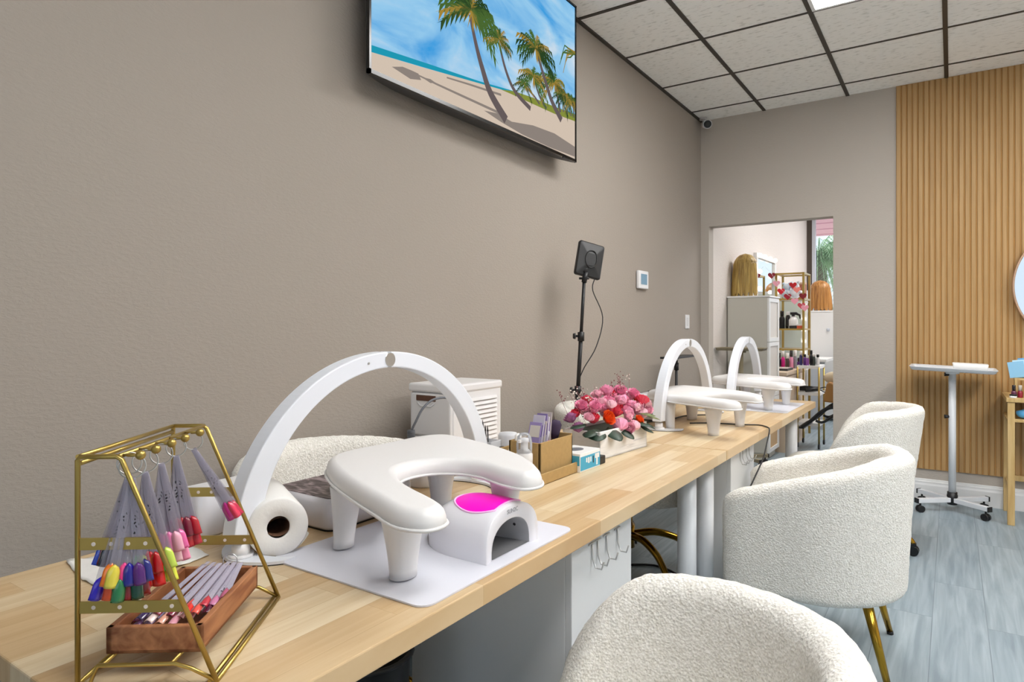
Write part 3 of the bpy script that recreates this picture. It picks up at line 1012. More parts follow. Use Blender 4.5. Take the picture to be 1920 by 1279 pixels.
R.append([(x_ + .0015, y_ * .985, z_ * .985) for x_, y_, z_ in R[-1]])
R.append(openr(.1005, .070, .069)); R.append(openr(.0985, .067, .066))
m.loft(R, 0, True, False, False, False)
m.build('shell', M['gloss'], t)
m = MB()
m.loft([openr(.0985, .067, .066), openr(-.02, .06, .06), openr(-.06, .045, .05), openr(-.068, .01, .01)], 0, True, False, False, False)
m.add([(.098, -.066, .001), (.098, .066, .001), (-.06, .05, .001), (-.06, -.05, .001)], [(0, 1, 2, 3)], 1)
for i in range(3):
    for a in (.5, 1.0, 1.57, 2.14, 2.64):
        x = .07 - .04 * i; c = Vector((x, cos(a) * .0625, .0625 * sin(a) ** .75))
        m.cyl(c, c * 1 + Vector((0, -cos(a) * .002, -sin(a) * .002)), .0032, seg=8, m=2)
m.build('inner_lining', [M['dinner'], mat('grey mirror plate', '#9a9a9c', .2, metal=.5), M['black']], t)
m = MB(); N_ = 40
topo = [(-.052 + .0 + .062 * cos(a) * 1.0, .062 * sin(a)) for a in [2 * pi * k / N_ for k in range(N_)]]
def on_top(x, y, dz):
    u = (x + .1) / .2
    hz = H * (sqrt(max(.015, 1 - (1 - min(1, u / .55)) ** 2)) if u < .55 else 1.0 - .03 * ((u - .55) / .45) ** 2)
    sc = sqrt(max(0.02, 1 - (1 - min(1, u / .62)) ** 2)) if u < .62 else 1.0
    ca = min(1, abs(y) / (W2 * sc)); return (x, y, hz * (1 - ca * ca) ** .27 + dz)
def lens(rx0, ry, xo, dz0, dz1, mm):
    rings = []
    for q in (1.0, .96, .85, .65, .4, .15):
        rings.append([on_top(xo + rx0 * q * cos(a), ry * q * sin(a), dz0 + (dz1 - dz0) * (1 - q ** 6)) for a in [2 * pi * k / N_ for k in range(N_)]])
    m.loft(rings, mm, True, False, True)
# D-shaped window: ellipse clipped straight at the front
def dlens(r, ry, dz0, dz1):
    rings = []
    for q in (1.0, .96, .85, .65, .4, .12):
        ring = []
        for k in range(48):
            a = 2 * pi * k / 48
            x = r * q * cos(a) * 1.1; y = ry * q * sin(a)
            x = min(x, r * .78 * q)
            ring.append(on_top(.04 + x, y, dz0 + (dz1 - dz0) * (1 - q ** 8)))
        rings.append(ring)
    m.loft(rings, 0, True, False, True)
dlens(.064, .063, -.0005, .0025)
m.build('top_window', M['pink'], t)
m = MB()
rr = []
for k in range(48):
    a = 2 * pi * k / 48
    x = min(.064 * cos(a) * 1.1, .064 * .78); y = .063 * sin(a)
    rr.append(on_top(.04 + x, y, .0008))
m.tube(rr, .0021, 6, closed=True); m.build('window_trim', M['pinkrim'], t)
fc = bpy.data.curves.new('lamp lettering', 'FONT'); fc.body = 'SUN2C'; fc.size = .0125; fc.align_x = 'CENTER'; fc.extrude = .0002
fo = bpy.data.objects.new('text source', fc); COL.objects.link(fo); bpy.context.view_layer.update()
lm = bpy.data.meshes.new_from_object(fo.evaluated_get(bpy.context.evaluated_depsgraph_get()))
bpy.data.objects.remove(fo)
lm.materials.clear(); lm.materials.append(mat('grey print', '#8d8e94', .5))
lo = bpy.data.objects.new('lettering', lm); COL.objects.link(lo); lo.parent = t
lo.location = (.1022, 0, .0785); lo.rotation_euler = (radians(90), 0, radians(90))

# ------------------------------------------------------------------ paper roll, case, boxes
t = thing('paper_towel_roll', 'white paper towel roll lying on the near table beside the arch lamp foot', 'paper towel roll', (.634, .805, .75))
ax = Vector((-.9, .436, 0)).normalized(); c0 = Vector((.634, .805, .75 + .0585))
sd = ax.cross(Vector((0, 0, 1)))
def rollring(r, d, sq=1.0): return [c0 + ax * d + (sd * cos(q) + Vector((0, 0, 1)) * sin(q) * sq) * r for q in [2 * pi * k / 48 for k in range(48)]]
m = MB()
m.loft([rollring(.0215, .004), rollring(.024, 0), rollring(.054, 0), rollring(.0575, .003), rollring(.0583, .01), rollring(.0583, .2), rollring(.055, .204), rollring(.024, .204), rollring(.0215, .2)], 0, True, False, False)
m.build('paper', M['paper'], t, True)
m = MB()
def core(r, d): return [c0 + ax * d + (sd * cos(q) * r * 1.0 + Vector((0, 0, 1)) * sin(q) * r * .8) for q in [2 * pi * k / 32 for k in range(32)]]
m.loft([core(.0225, .003), core(.0225, .2)], 0, True, False, False)
m.build('core', M['card'], t, True)
m = MB()
m.grid(lambda u, v: tuple(c0 + ax * (.004 + .19 * v) + (sd * cos(-.35 - .75 * u) + Vector((0, 0, 1)) * sin(-.35 - .75 * u)) * (.0592 + .004 * (1 - u) ** 2)), 10, 2)
m.build('loose_sheet', M['paper'], t, True)

t = thing('tool_case', 'white rounded case with dark patterned lid behind the arm rest', 'case', (.49, 1.07, .75))
m = MB(); o = rrect(.38, .605, .958, 1.23, .028, 6)
m.prism(inset(o, .004), .75, .754, 1); m.loft([[(x, y, z) for x, y in inset(o, d)] for z, d in ((.754, .004), (.76, 0), (.81, 0), (.819, .003), (.821, .009))], 0, True)
m.build('body', [M['gloss'], M['black']], t, True)
lidm = streak_mat('dark marbled lid', '#4b3f41', '#b8a4a8', (0, 1, 2), (25, 70, 1), 0.35, 0.3, (0.45, 0.68))
m = MB(); m.prism(inset(o, .011), .8205, .8225); m.build('lid', lidm, t, True)

t = thing('dust_collector', 'plain white rounded box behind the gold swatch rack, beside the arch lamp', 'box', (.34, .9, .75))
m = MB(); o = rrect(.305, .41, .775, .94, .022, 6)
m.loft([[(x, y, z) for x, y in inset(o, d)] for z, d in ((.751, .004), (.756, 0), (.838, 0), (.845, .004), (.847, .012))], 0, True)
m.build('body', M['gloss'], t, True)
m = MB(); m.prism(inset(o, .016), .8465, .8485); m.build('lid', M['plastic'], t, True)
t = thing('dust_collector', 'white box with dark base line behind the second arch lamp', 'box', (.5, 3.05, .75))
m = MB(); o = rrect(.42, .575, 2.955, 3.19, .02, 6)
m.loft([[(x, y, z) for x, y in inset(o, d)] for z, d in ((.756, .004), (.76, 0), (.835, 0), (.868, .02), (.875, .04))], 0, True)
m.build('body', M['gloss'], t, True)
m = MB(); m.prism(inset(o, .004), .75, .756); m.build('base', M['black'], t, True)

for lab, pts in (('crumpled white tissue under the gold rack, left of its wooden tray', [(.315, .56), (.34, .60), (.375, .645), (.44, .625), (.502, .585), (.515, .535), (.43, .535)]),
                 ('folded white tissue at the foot of the near arch lamp, right of the rack post', [(.41, .70), (.42, .74), (.512, .733), (.525, .665), (.488, .65)])):
    m = MB(); cx = sum(p[0] for p in pts) / len(pts); cy = sum(p[1] for p in pts) / len(pts)
    ol = []
    for i in range(len(pts)):
        p, q = pts[i], pts[(i + 1) % len(pts)]
        for k in range(6): ol.append((p[0] + (q[0] - p[0]) * k / 6, p[1] + (q[1] - p[1]) * k / 6))
    rings = []
    for q in (1, .85, .7, .5, .3, .12):
        rings.append([(cx + (x - cx) * q, cy + (y - cy) * q, .7512 + .006 * abs(noise.noise(Vector((x * q * 45, y * q * 45, 1.3))))) for x, y in ol])
    m.loft(rings, 0, True, False, True)
    tag(m.build('tissue', M['paper'], solid=.0012), lab, 'tissue')

# ------------------------------------------------------------------ drawer tower behind the table
t = thing('drawer_tower', 'white plastic drawer unit with brown handles and louvred side by the left wall', 'drawer unit', (.2, 1.9, 0))
X0, XA, YA, YB, ZT = .105, .3, 1.745, 2.045, 1.0
m = MB()
m.box(X0, XA, YA + .012, YB, .02, ZT - .025)
m.build('body', M['plastic'], t, True, bevel=.006)
m = MB(); m.box(X0 - .004, XA + .004, YA - .002, YB + .004, ZT - .03, ZT); m.build('top', M['plastic'], t, True, bevel=.007)
m = MB()
for i in range(11):
    z = ZT - .055 - i * .0165
    m.box(XA - .002, XA + .0065, YA + .075, YB - .035, z - .0115, z, 0, Matrix.Rotation(radians(-22), 3, 'Y'))
m.build('louvres', M['plastic'], t, True)
for i in range(6):
    z1 = ZT - .033 - i * .157; z0 = z1 - .152
    m = MB(); m.box(X0 + .004, XA - .004, YA, YA + .03, z0, z1)
    dr = m.build('drawer', M['plastic2'], t, True, bevel=.006)
    m = MB(); m.box(X0 + .035, X0 + .125, YA - .003, YA + .004, z1 - .028, z1 - .008); m.build('handle', M['brownh'], dr, True, bevel=.002)
    m = MB(); m.tube([(X0 + .04, YA - .001, z1 - .034), (X0 + .055, YA - .002, z1 - .046), (X0 + .105, YA - .002, z1 - .046), (X0 + .12, YA - .001, z1 - .034)], .002, 6); m.build('finger_pull', M['plastic'], dr, True)

# nail drill with its coiled lead
t = thing('nail_drill', 'grey nail drill pen hooked upright with bent lead behind the arm rest', 'nail drill', (.47, 1.42, .75))
m = MB(); m.lathe([(.055, 0), (.058, .006), (.055, .05), (.045, .058)], (.47, 1.42, .75), 28); m.build('control_box', M['plastic'], t, True)
px, py = .44, 1.395
m = MB(); m.cyl((px, py, .80), (px - .002, py, .872), .0085, .0095, 16); m.cyl((px - .002, py, .872), (px - .002, py, .905), .0095, .011, 16)
for k in range(4): m.cyl((px - .002, py, .88 + .006 * k), (px - .002, py, .883 + .006 * k), .0118, seg=16)
m.build('handpiece', M['grey'], t, True)
m = MB(); m.tube(catmull([(px, py, .905), (px + .003, py + .012, .925), (px + .012, py + .035, .965), (px + .028, py + .07, .99), (px + .05, py + .12, .985), (px + .07, py + .17, .93), (px + .075, py + .19, .80)], 6), .0035, 8); m.build('lead', M['grey'], t, True)
m = MB(); m.cyl((.50, 1.475, .83), (.50, 1.475, .856), .0, .0, 6) if False else m.sphere((.498, 1.47, .853), .017, 18, 10, 0, (1, 1, .7)); m.cyl((.498, 1.47, .75), (.498, 1.47, .85), .006, seg=10); m.build('speed_knob', colour('#4b4f66'), t, True)

# ------------------------------------------------------------------ brush holder, jars, bottles
def bottle(name, label, cat, loc, h, r, body, cap, capf=.35, neck=.55, group=None, capr=None):
    t = thing(name, label, cat, loc, 0, group)
    hb = h * (1 - capf)
    m = MB(); m.lathe([(r * .92, 0), (r, .003), (r, hb * .78), (r * .85, hb * .9), (r * neck, hb)], (0, 0, 0), 20); m.build('body', body, t)
    cr = capr or r * neck * 1.25
    m = MB(); m.lathe([(cr, hb), (cr, h - .002), (cr * .85, h)], (0, 0, 0), 18); m.build('cap', cap, t)
    return t
t = thing('brush_holder', 'clear tumbler of thin dark brushes beside the near arch lamp', 'brush holder', (.52, 1.66, .75))
m = MB(); m.box(-.03, .03, -.03, .03, 0, .004); m.box(-.03, -.027, -.03, .03, 0, .095); m.box(.027, .03, -.03, .03, 0, .095); m.box(-.03, .03, -.03, -.027, 0, .095); m.box(-.03, .03, .027, .03, 0, .095)
m.build('tumbler', M['milky'], t)
m = MB()
for a, b, c, d in ((-.031, .031, -.031, -.028), (-.031, .031, .028, .031), (-.031, -.028, -.031, .031), (.028, .031, -.031, .031)): m.box(a, b, c, d, .062, .068)
m.build('band', M['grey'], t)
brr = random.Random(4)
for i in range(7):
    x, y = brr.uniform(-.02, .0), brr.uniform(-.02, .02); dx, dy = brr.uniform(-.03, -.01), brr.uniform(-.015, .01); h = brr.uniform(.115, .14)
    m = MB(); m.cyl((x * .5, y * .5, .006), (x + dx, y + dy, h), .0018, .0022, 8); m.cyl((x + dx, y + dy, h), (x + dx * 1.15, y + dy * 1.15, h + .018), .003, .0008, 8)
    m.build('brush', M['dark'], t)
t = thing('pump_jar', 'clear jar with a broad frosted white lid behind the small bottles', 'jar', (.5, 1.8, .75))
m = MB(); m.lathe([(.03, 0), (.032, .004), (.032, .05), (.026, .06)], (0, 0, 0), 24); m.build('jar_body', M['clear'], t)
m = MB(); m.lathe([(.033, .056), (.034, .06), (.034, .09), (.029, .098), (.008, .1)], (0, 0, 0), 24); m.build('jar_lid', M['milky'], t)
t = thing('pump_jar', 'small clear pot with white lid beside the frosted jar', 'jar', (.54, 1.83, .75))
m = MB(); m.lathe([(.02, 0), (.022, .004), (.022, .05), (.018, .055)], (0, 0, 0), 20); m.build('jar_body', M['clear'], t)
m = MB(); m.lathe([(.019, .055), (.02, .075), (.006, .082)], (0, 0, 0), 20); m.build('jar_lid', M['plastic'], t)
bottle('polish_bottle', 'small clear bottle with black cap beside the brush tumbler', 'polish bottle', (.555, 1.685, .75), .075, .013, M['clear'], M['black'], .45, .6)
bottle('polish_bottle', 'small dark bottle with round white cap beside the brush tumbler', 'polish bottle', (.58, 1.695, .75), .07, .014, M['black'], M['plastic'], .4, .7)
bottle('polish_bottle', 'squat black bottle in front of the frosted jar', 'polish bottle', (.60, 1.71, .75), .05, .014, M['blackg'], M['black'], .45, .6)
bottle('polish_bottle', 'pale pink glass bottle beside the kraft organiser', 'polish bottle', (.585, 1.745, .75), .07, .015, colour('#d9b0a2', .3), colour('#e4c6b8', .3), .4, .7)
bottle('polish_bottle', 'gold capped bottle against the kraft organiser', 'polish bottle', (.62, 1.735, .75), .08, .014, colour('#d1a878', .3), M['goldp'], .5, .9)
t = thing('foam_pump_bottle', 'clear foam pump bottle with domed cap in front of the kraft organiser', 'pump bottle', (.715, 1.568, .753))
m = MB(); m.lathe([(.02, 0), (.0225, .004), (.0225, .05), (.021, .058)], (0, 0, 0), 24); m.build('body', M['clear'], t)
m = MB(); m.lathe([(.0195, .003), (.0195, .02)], (0, 0, 0), 24); m.build('liquid', M['milky'], t)
m = MB(); m.lathe([(.023, .057), (.0245, .06), (.0245, .085), (.019, .094), (.011, .1), (.011, .118), (.013, .12), (.013, .13), (.004, .132)], (0, 0, 0), 24); m.box(-.004, .004, -.03, .0, .121, .129); m.build('pump', M['plastic'], t)
m = MB(); m.lathe([(.0225, .09), (.023, .115), (.02, .135), (.012, .145), (.002, .147)], (0, 0, 0), 24, cap0=False); m.build('clear_cap', M['clear'], t)
t = thing('nozzle_bottle', 'tiny white pointed nozzle bottle at the arm rest tip', 'bottle', (.70, 1.51, .75))
m = MB(); m.lathe([(.012, 0), (.013, .003), (.013, .05), (.006, .056)], (0, 0, 0), 16); m.build('body', M['milky'], t)
m = MB(); m.lathe([(.007, .055), (.005, .07), (.0015, .083)], (0, 0, 0), 14); m.build('nozzle', M['plastic'], t)

# kraft organiser
t = thing('desk_organizer', 'brown kraft organiser box full of nail files on the near table', 'organizer', (.66, 1.67, .75))
m = MB()
for a in ((.56, .766, 1.535, 1.80, .75, .753), (.76, .766, 1.535, 1.80, .75, .782), (.56, .766, 1.535, 1.541, .75, .782), (.56, .766, 1.794, 1.80, .75, .782), (.56, .566, 1.535, 1.8, .75, .782)): m.box(*a)
m.build('lower_tray', M['kraft'], t, True, bevel=.001)
m = MB()
for a in ((.742, .748, 1.6, 1.794, .753, .866), (.64, .646, 1.6, 1.794, .753, .866), (.64, .748, 1.6, 1.606, .753, .866), (.64, .748, 1.788, 1.794, .753, .87), (.646, .742, 1.69, 1.694, .753, .85)): m.box(*a)
m.build('upper_box', M['kraft'], t, True, bevel=.001)
m = MB(); m.box(.575, .635, 1.565, 1.571, .753, .83); m.box(.575, .581, 1.571, 1.75, .753, .83); m.build('side_divider', M['kraft'], t, True, bevel=.001)
fr = random.Random(11)
fcol = ['#8f7fb0', '#b9b3c4', '#a99ac6', '#c4bcb4', '#7d6d9d', '#d0c9d6', '#9b8cba', '#bdb2ae']
flab = ['nearest', 'second', 'third', 'fourth', 'fifth', 'sixth', 'seventh', 'farthest']
for i in range(8):
    y = 1.622 + i * .0105
    t2 = thing('nail_file', 'lilac and grey nail file in the kraft organiser, %s of the upright row' % flab[i], 'nail file', (.695, y, .757), 0, 'nail files in the kraft organiser')
    m = MB(); R3 = Matrix.Rotation(radians(-14 - 3 * (i % 3)), 3, 'X')
    R3 = Matrix.Rotation(radians(-17 + 1.2 * i), 3, 'X')
    m.box(-.024 + .005 * (i % 3), .018 + .004 * (i % 2), -.0018, .0018, 0, .165 + .01 * ((i * 2) % 3), 0, R3, (0, 0, 0))
    m.v = [(x_, y_ + (.0), z_) for x_, y_, z_ in m.v]
    m.build('file_board', colour(fcol[i], .5, 0), t2, bevel=.001)
    m = MB(); m.box(-.020 + .005 * (i % 3), .015 + .004 * (i % 2), -.0024, -.0018, .12, .155, 0, R3, (0, 0, 0)); m.build('wrapper_seal', colour(fcol[(i + 3) % 8], .4), t2)
t2 = thing('cuticle_tube', 'pink plastic tube standing in the kraft organiser', 'tube', (.70, 1.715, .757))
m = MB(); m.lathe([(.012, 0), (.0145, .004), (.0145, .1)], (0, 0, 0), 18); m.build('body', colour('#e0719a', .35), t2)
m = MB(); m.lathe([(.0145, .1), (.0145, .125), (.012, .128)], (0, 0, 0), 18); m.build('cap', M['plastic'], t2)
t2 = thing('dust_brush', 'black and purple dusting brush in the kraft organiser beside the flowers', 'brush', (.705, 1.75, .757))
m = MB(); m.cyl((0, 0, 0), (.0, .008, .1), .008, .009, 12); m.build('handle', M['black'], t2)
m = MB(); m.lathe([(.01, .098), (.016, .115), (.022, .14), (.017, .152), (.004, .156)], (0, .008, 0), 18); m.build('bristles', colour('#3a2c45', .9, 0), t2)
t2 = thing('dust_brush', 'white handled round brush in the kraft organiser beside the pump bottle', 'brush', (.66, 1.62, .757))
m = MB(); m.cyl((0, 0, 0), (.0, .0, .09), .007, .008, 12); m.build('handle', M['plastic'], t2)
m = MB(); m.lathe([(.008, .089), (.011, .1), (.01, .122), (.003, .128)], (0, 0, 0), 16); m.build('bristles', M['foam'], t2)

# glove box and small block
t = thing('glove_box', 'small white and teal cardboard box between the organiser and the flower box', 'box', (.73, 1.86, .75), -.03)
m = MB(); m.box(-.05, .048, -.066, .064, 0, .057); m.build('carton', M['white'], t, bevel=.0012)
m = MB(); m.box(.0481, .0488, -.064, .062, .004, .047); m.box(-.047, .046, -.0668, -.0662, .02, .05); m.build('printed_band', M['teal'], t)
m = MB(); m.lathe([(.03, .0571), (.03, .0578)], (-.005, .0, 0), 20, 0, .75, 1.0); m.build('opening', M['grey'], t)
m = MB()
for a in ((-.03, -.022, .026, .04), (-.018, -.008, .022, .04), (-.003, .004, .024, .04), (.036, .046, .008, .044), (.028, .056, .03, .045)): m.box(.0489, .0492, a[0], a[1], a[2], a[3])
m.build('lettering', M['white'], t)
m = MB(); m.box(.0489, .0493, .014, .02, .018, .04); m.build('mark', M['ink'], t)
m = MB(); m.box(.744, .778, 1.925, 1.968, .75, .777); tag(m.build('sponge_block', M['black'], bevel=.003), 'little black block between the teal box and the flower box', 'block')

# ------------------------------------------------------------------ flower box
fb = thing('flower_box', 'whitewashed wooden box of pink, coral and orange roses on the near table', 'flower arrangement', (.685, 2.165, .75), -.09)
m = MB(); w, l, h = .075, .17, .095
for a in ((w - .008, w, -l, l), (-w, -w + .008, -l, l), (-w, w, -l, -l + .008), (-w, w, l - .008, l)): m.box(a[0], a[1], a[2], a[3], 0, h)
m.box(-w, w, -l, l, 0, .006)
m.build('planter', M['planter'], fb, bevel=.0015)
m = MB(); m.box(-w + .008, w - .008, -l + .008, l - .008, .006, .085); m.build('moss', M['leaf'], fb)
def rose_mesh(mt, seed):
    r = random.Random(seed); m = MB()
    for lay, (n, R0, top, curl) in enumerate(((3, .008, .024, .0), (4, .0135, .021, .002), (5, .0185, .016, .004), (6, .0225, .010, .007))):
        for k in range(n):
            a0 = 2 * pi * k / n + lay * .7 + r.uniform(-.15, .15)
            wd = 2 * pi / n * .72
            def fn(u, v, a0=a0, wd=wd, R0=R0, top=top, curl=curl):
                e = abs(u - .5) * 2
                a = a0 + (u - .5) * 2 * wd
                rad = R0 * sin(min(1, v * 1.35) * pi / 2) * (1 + .08 * (u - .5)) + curl * max(0, v - .7) / .3
                z = -.02 + (top + .02) * v - .007 * e * e * v + .0026 * sin(u * 12 + a0 * 3) * v * v - curl * .5 * max(0, v - .8)
                return (rad * cos(a), rad * sin(a), z)
            m.grid(fn, 8, 6)
    o = m.build('rose', mt, fb)
    return o
roses = [rose_mesh(M['rose%d' % (i + 1)], i) for i in range(5)]
# (x across, y along, z, colour index, size); x>0 towards the clients
spots = [(.07, -.02, .075, 0, 1.3), (.08, .065, .065, 1, .95), (.02, -.12, .105, 2, 1.15), (.05, -.07, .105, 3, 1.25), (.02, .05, .125, 2, 1.0), (.045, .075, .11, 0, 1.2),
         (-.01, -.15, .15, 0, 1.1), (-.02, -.10, .165, 2, 1.0), (0, -.03, .15, 1, 1.1), (.0, .02, .15, 0, 1.25), (-.03, .05, .185, 0, 1.35), (.0, .09, .15, 1, 1.1),
         (.04, .11, .13, 0, 1.2), (-.02, .14, .18, 0, 1.25), (.02, .17, .17, 0, 1.1), (.04, .185, .145, 3, 1.15), (.06, .15, .1, 1, 1.2), (.075, .11, .08, 3, .9),
         (.07, .19, .11, 1, .95), (-.03, -.185, .11, 4, 1.15), (.0, -.185, .08, 4, 1.1), (.03, -.165, .115, 1, .9), (.03, -.03, .13, 2, .95), (-.04, .0, .175, 1, 1.1),
         (-.05, -.06, .16, 4, 1.0), (-.04, .1, .17, 2, 1.0), (.085, .02, .06, 1, 1.05), (.06, .05, .1, 1, 1.0), (-.05, .17, .16, 1, 1.1), (.0, -.09, .13, 0, 1.0), (.05, .2, .12, 0, 1.0),
         (-.01, .12, .15, 2, .9), (.02, .0, .14, 0, 1.05)]
fr = random.Random(21)
spots += [(fr.uniform(-.05, .07), fr.uniform(-.17, .19), fr.uniform(.1, .165), fr.choice((0, 0, 1, 1, 2)), fr.uniform(.85, 1.15)) for _ in range(26)]
used = set()
for x, y, z, k, s in spots:
    src = roses[k]
    if k in used:
        o = src.copy(); COL.objects.link(o); o.parent = fb
    else:
        o = src; used.add(k)
    o.location = (x, y, z + .026); o.scale = (s * .76, s * .76, s * .76)
    o.rotation_euler = (fr.uniform(-.35, .35) + (-.0), .5 * (x > .04) + fr.uniform(.1, .75), fr.uniform(0, 6))
def leaf(p, d, L, w, mt, droop=.25):
    d = Vector(d).normalized(); s = d.cross(Vector((0, 0, 1))).normalized(); p = Vector(p)
    m = MB()
    def fn(u, v):
        ww = w * sin(pi * (u * .96 + .02)) ** .8
        q = p + d * L * u + s * ww * (v - .5) * 2 * .5
        q.z += -droop * L * u * u - abs(v - .5) * ww * .25
        return tuple(q)
    m.grid(fn, 8, 4)
    m.build('leaf', mt, fb, solid=.0006)
for p, d, L, w, mt in (((.03, -.13, .1), (.7, -.8, -.1), .085, .07, M['leaf']), ((.05, -.07, .1), (1, -.5, -.25), .08, .06, M['leaf']), ((.04, -.15, .1), (.2, -1, .0), .07, .05, M['leaf']),
                       ((.05, .1, .1), (1, .2, .1), .08, .06, M['leaf']), ((.05, .14, .13), (1, .4, .1), .07, .05, M['leaf2']), ((.05, .18, .12), (.6, 1, -.1), .08, .06, M['leaf2']),
                       ((.06, .13, .09), (1, .3, -.3), .06, .055, M['leaf']), ((.02, -.17, .12), (-.2, -1, .1), .07, .05, M['leaf']), ((.05, .17, .1), (.9, .5, -.4), .06, .05, M['leaf']),
                       ((-.03, .0, .12), (-1, .1, .2), .08, .05, M['leaf']), ((.06, .0, .09), (1, -.1, -.35), .06, .05, M['leaf'])):
    leaf(p, d, L, w, mt)
for i in range(24):
    y = fr.uniform(-.18, .2); x = fr.uniform(-.05, .02); top = Vector((x + fr.uniform(-.05, .03), y + fr.uniform(-.06, .06), fr.uniform(.2, .275)))
    m = MB(); b = Vector((x, y, .12)); md = (b + top) / 2 + Vector((0, fr.uniform(-.01, .01), 0))
    m.tube([b, md, top], .0007, 5)
    for k in range(9):
        q = md.lerp(top, fr.uniform(0, 1)) + Vector((fr.uniform(-.012, .012), fr.uniform(-.016, .016), fr.uniform(-.004, .01)))
        m.sphere(q, fr.uniform(.0018, .0036), 6, 4, 1)
    m.build('sprig', [M['sprig'], M['sprig'] if i % 3 == 0 else M['bud']], fb)

# ------------------------------------------------------------------ tripod light and other stands behind the tables
def tri_legs(t, c, r, zt, mt):
    for i in range(3):
        a = 2 * pi * i / 3 + .4
        m = MB(); m.cyl((c[0], c[1], zt), (c[0] + r * cos(a), c[1] + r * sin(a), .01), .009, seg=10); m.cyl((c[0] + r * cos(a), c[1] + r * sin(a), .02), (c[0] + r * cos(a), c[1] + r * sin(a), 0), .012, seg=10)
        m.build('leg', mt, t, True)
t = thing('tripod_light', 'black tripod light with a flat square panel on a tall pole by the left wall', 'light stand', (.16, 2.88, 0))
tri_legs(t, (.16, 2.88), .11, .4, M['black'])
pb = Vector((.158, 2.86, .3)); pt = Vector((.2, 2.915, 1.425))
m = MB(); m.cyl(pb, pb.lerp(pt, .53), .0125, seg=14); m.cyl(pb.lerp(pt, .5), pb.lerp(pt, .78), .0105, seg=14); m.cyl(pb.lerp(pt, .75), pt, .0085, seg=14); m.build('pole', M['black'], t, True)
for u in (.52, .76):
    q = pb.lerp(pt, u); m = MB(); m.cyl(q - Vector((0, 0, .025)), q + Vector((0, 0, .02)), .017, seg=14); sdir = Vector((-.8, -.6, 0))
    m.cyl(q, q + sdir * .03, .006, seg=10); m.cyl(q + sdir * .028, q + sdir * .04, .016, .013, seg=8); m.build('clamp_knob', M['black'], t, True)
m = MB(); m.cyl(pt, pt + Vector((.004, .012, .05)), .013, .016, 12); m.cyl(pt + Vector((-.02, -.015, .02)), pt + Vector((.02, .015, .02)), .006, seg=8); m.cyl(pt + Vector((0, .0, .05)), pt + Vector((.01, .03, .085)), .01, seg=10); m.build('tilt_bracket', M['black'], t, True)
# panel: back faces the viewer, tilted
pc = Vector((.212, 2.955, 1.54))
nb = Vector((.80, -.58, .12)).normalized()     # normal of the back side
upv = (Vector((.19, .14, 1)) - nb * nb.dot(Vector((.19, .14, 1)))).normalized(); rt = upv.cross(nb).normalized()
def pp(a, b, c): return pc + rt * a + upv * b + nb * c
m = MB(); hw, hh = .072, .09
o = rrect(-hw, hw, -hh, hh, .012)
m.loft([[pp(a, b, -.012) for a, b in o], [pp(a, b, 0) for a, b in o], [pp(a * .93, b * .93, .006) for a, b in o], [pp(a * .35, b * .35, .016) for a, b in o]], 0, False)
m.build('panel_back', M['black'], t, True)
m = MB(); m.tube([pp(.032 * cos(q), .045 * sin(q) + .002, .016) for q in [2 * pi * k / 32 for k in range(32)]], .0028, 6, closed=True); m.build('back_ring', M['blackg'], t, True)
m = MB(); m.loft([[pp(a, b, -.018) for a, b in inset(o, .002)], [pp(a, b, -.012) for a, b in inset(o, .002)]], 0, False); m.build('diffuser', M['plastic'], t, True)
m = MB(); m.tube(catmull([pp(.045, -hh, -.006), pp(.045, -hh - .06, -.006), (.262, 3.0, 1.25), (.245, 2.96, 1.1), (.2, 2.9, .98), (.185, 2.885, .88), (.18, 2.88, .5)], 6), .0028, 6); m.build('lead', M['dark'], t, True)

t = thing('tablet_stand', 'black stand with a flat bar on a thin pole seen through the second arch lamp', 'stand', (.15, 4.38, 0))
tri_legs(t, (.15, 4.38), .11, .3, M['black'])
m = MB(); m.cyl((.15, 4.38, .25), (.15, 4.38, .975), .0095, seg=14); m.cyl((.15, 4.38, .9), (.15, 4.38, .95), .016, seg=12); m.cyl((.12, 4.36, .94), (.15, 4.38, .94), .006, seg=8); m.cyl((.115, 4.357, .94), (.128, 4.366, .94), .013, seg=10); m.build('pole', M['black'], t, True)
m = MB(); m.box(.10, .2, 4.2, 4.66, .984, .998); m.build('bar', M['black'], t, True, bevel=.003)
m = MB(); m.cyl((.15, 4.38, .97), (.15, 4.38, .986), .02, seg=14); m.build('mount', M['steel'], t, True)

# cable over the table edge
m = MB()
P = [(.72, 2.98, .7525), (.80, 3.04, .7525), (.93, 3.07, .7525), (1.0, 3.1, .7525), (1.045, 3.055, .7535), (1.062, 3.03, .745), (1.06, 3.0, .70), (1.055, 2.94, .63), (1.03, 2.86, .54), (.995, 2.79, .42), (.985, 2.70, .1), (.93, 2.66, .006), (.6, 2.7, .006), (.3, 2.75, .006)]
m.tube(catmull(P, 6), .0032, 6); tag(m.build('power_cable', M['black']), 'thin black cable running off the table edge between the white cabinets', 'cable')
m = MB(); m.tube(catmull([(.25, 2.9, .007), (.5, 3.1, .007), (.75, 2.95, .007), (.95, 2.72, .007), (1.1, 2.62, .007)], 6), .006, 6)
tag(m.build('power_cable', M['black']), 'thick black cable lying on the floor under the tables', 'cable')
m = MB(); m.tube(catmull([(.45, 2.72, .754), (.52, 2.86, .754), (.6, 3.0, .754), (.62, 3.2, .754), (.7, 3.3, .754)], 6), .003, 6)
tag(m.build('power_cable', M['black']), 'black cable lying on the tabletop behind the second arm rest', 'cable')

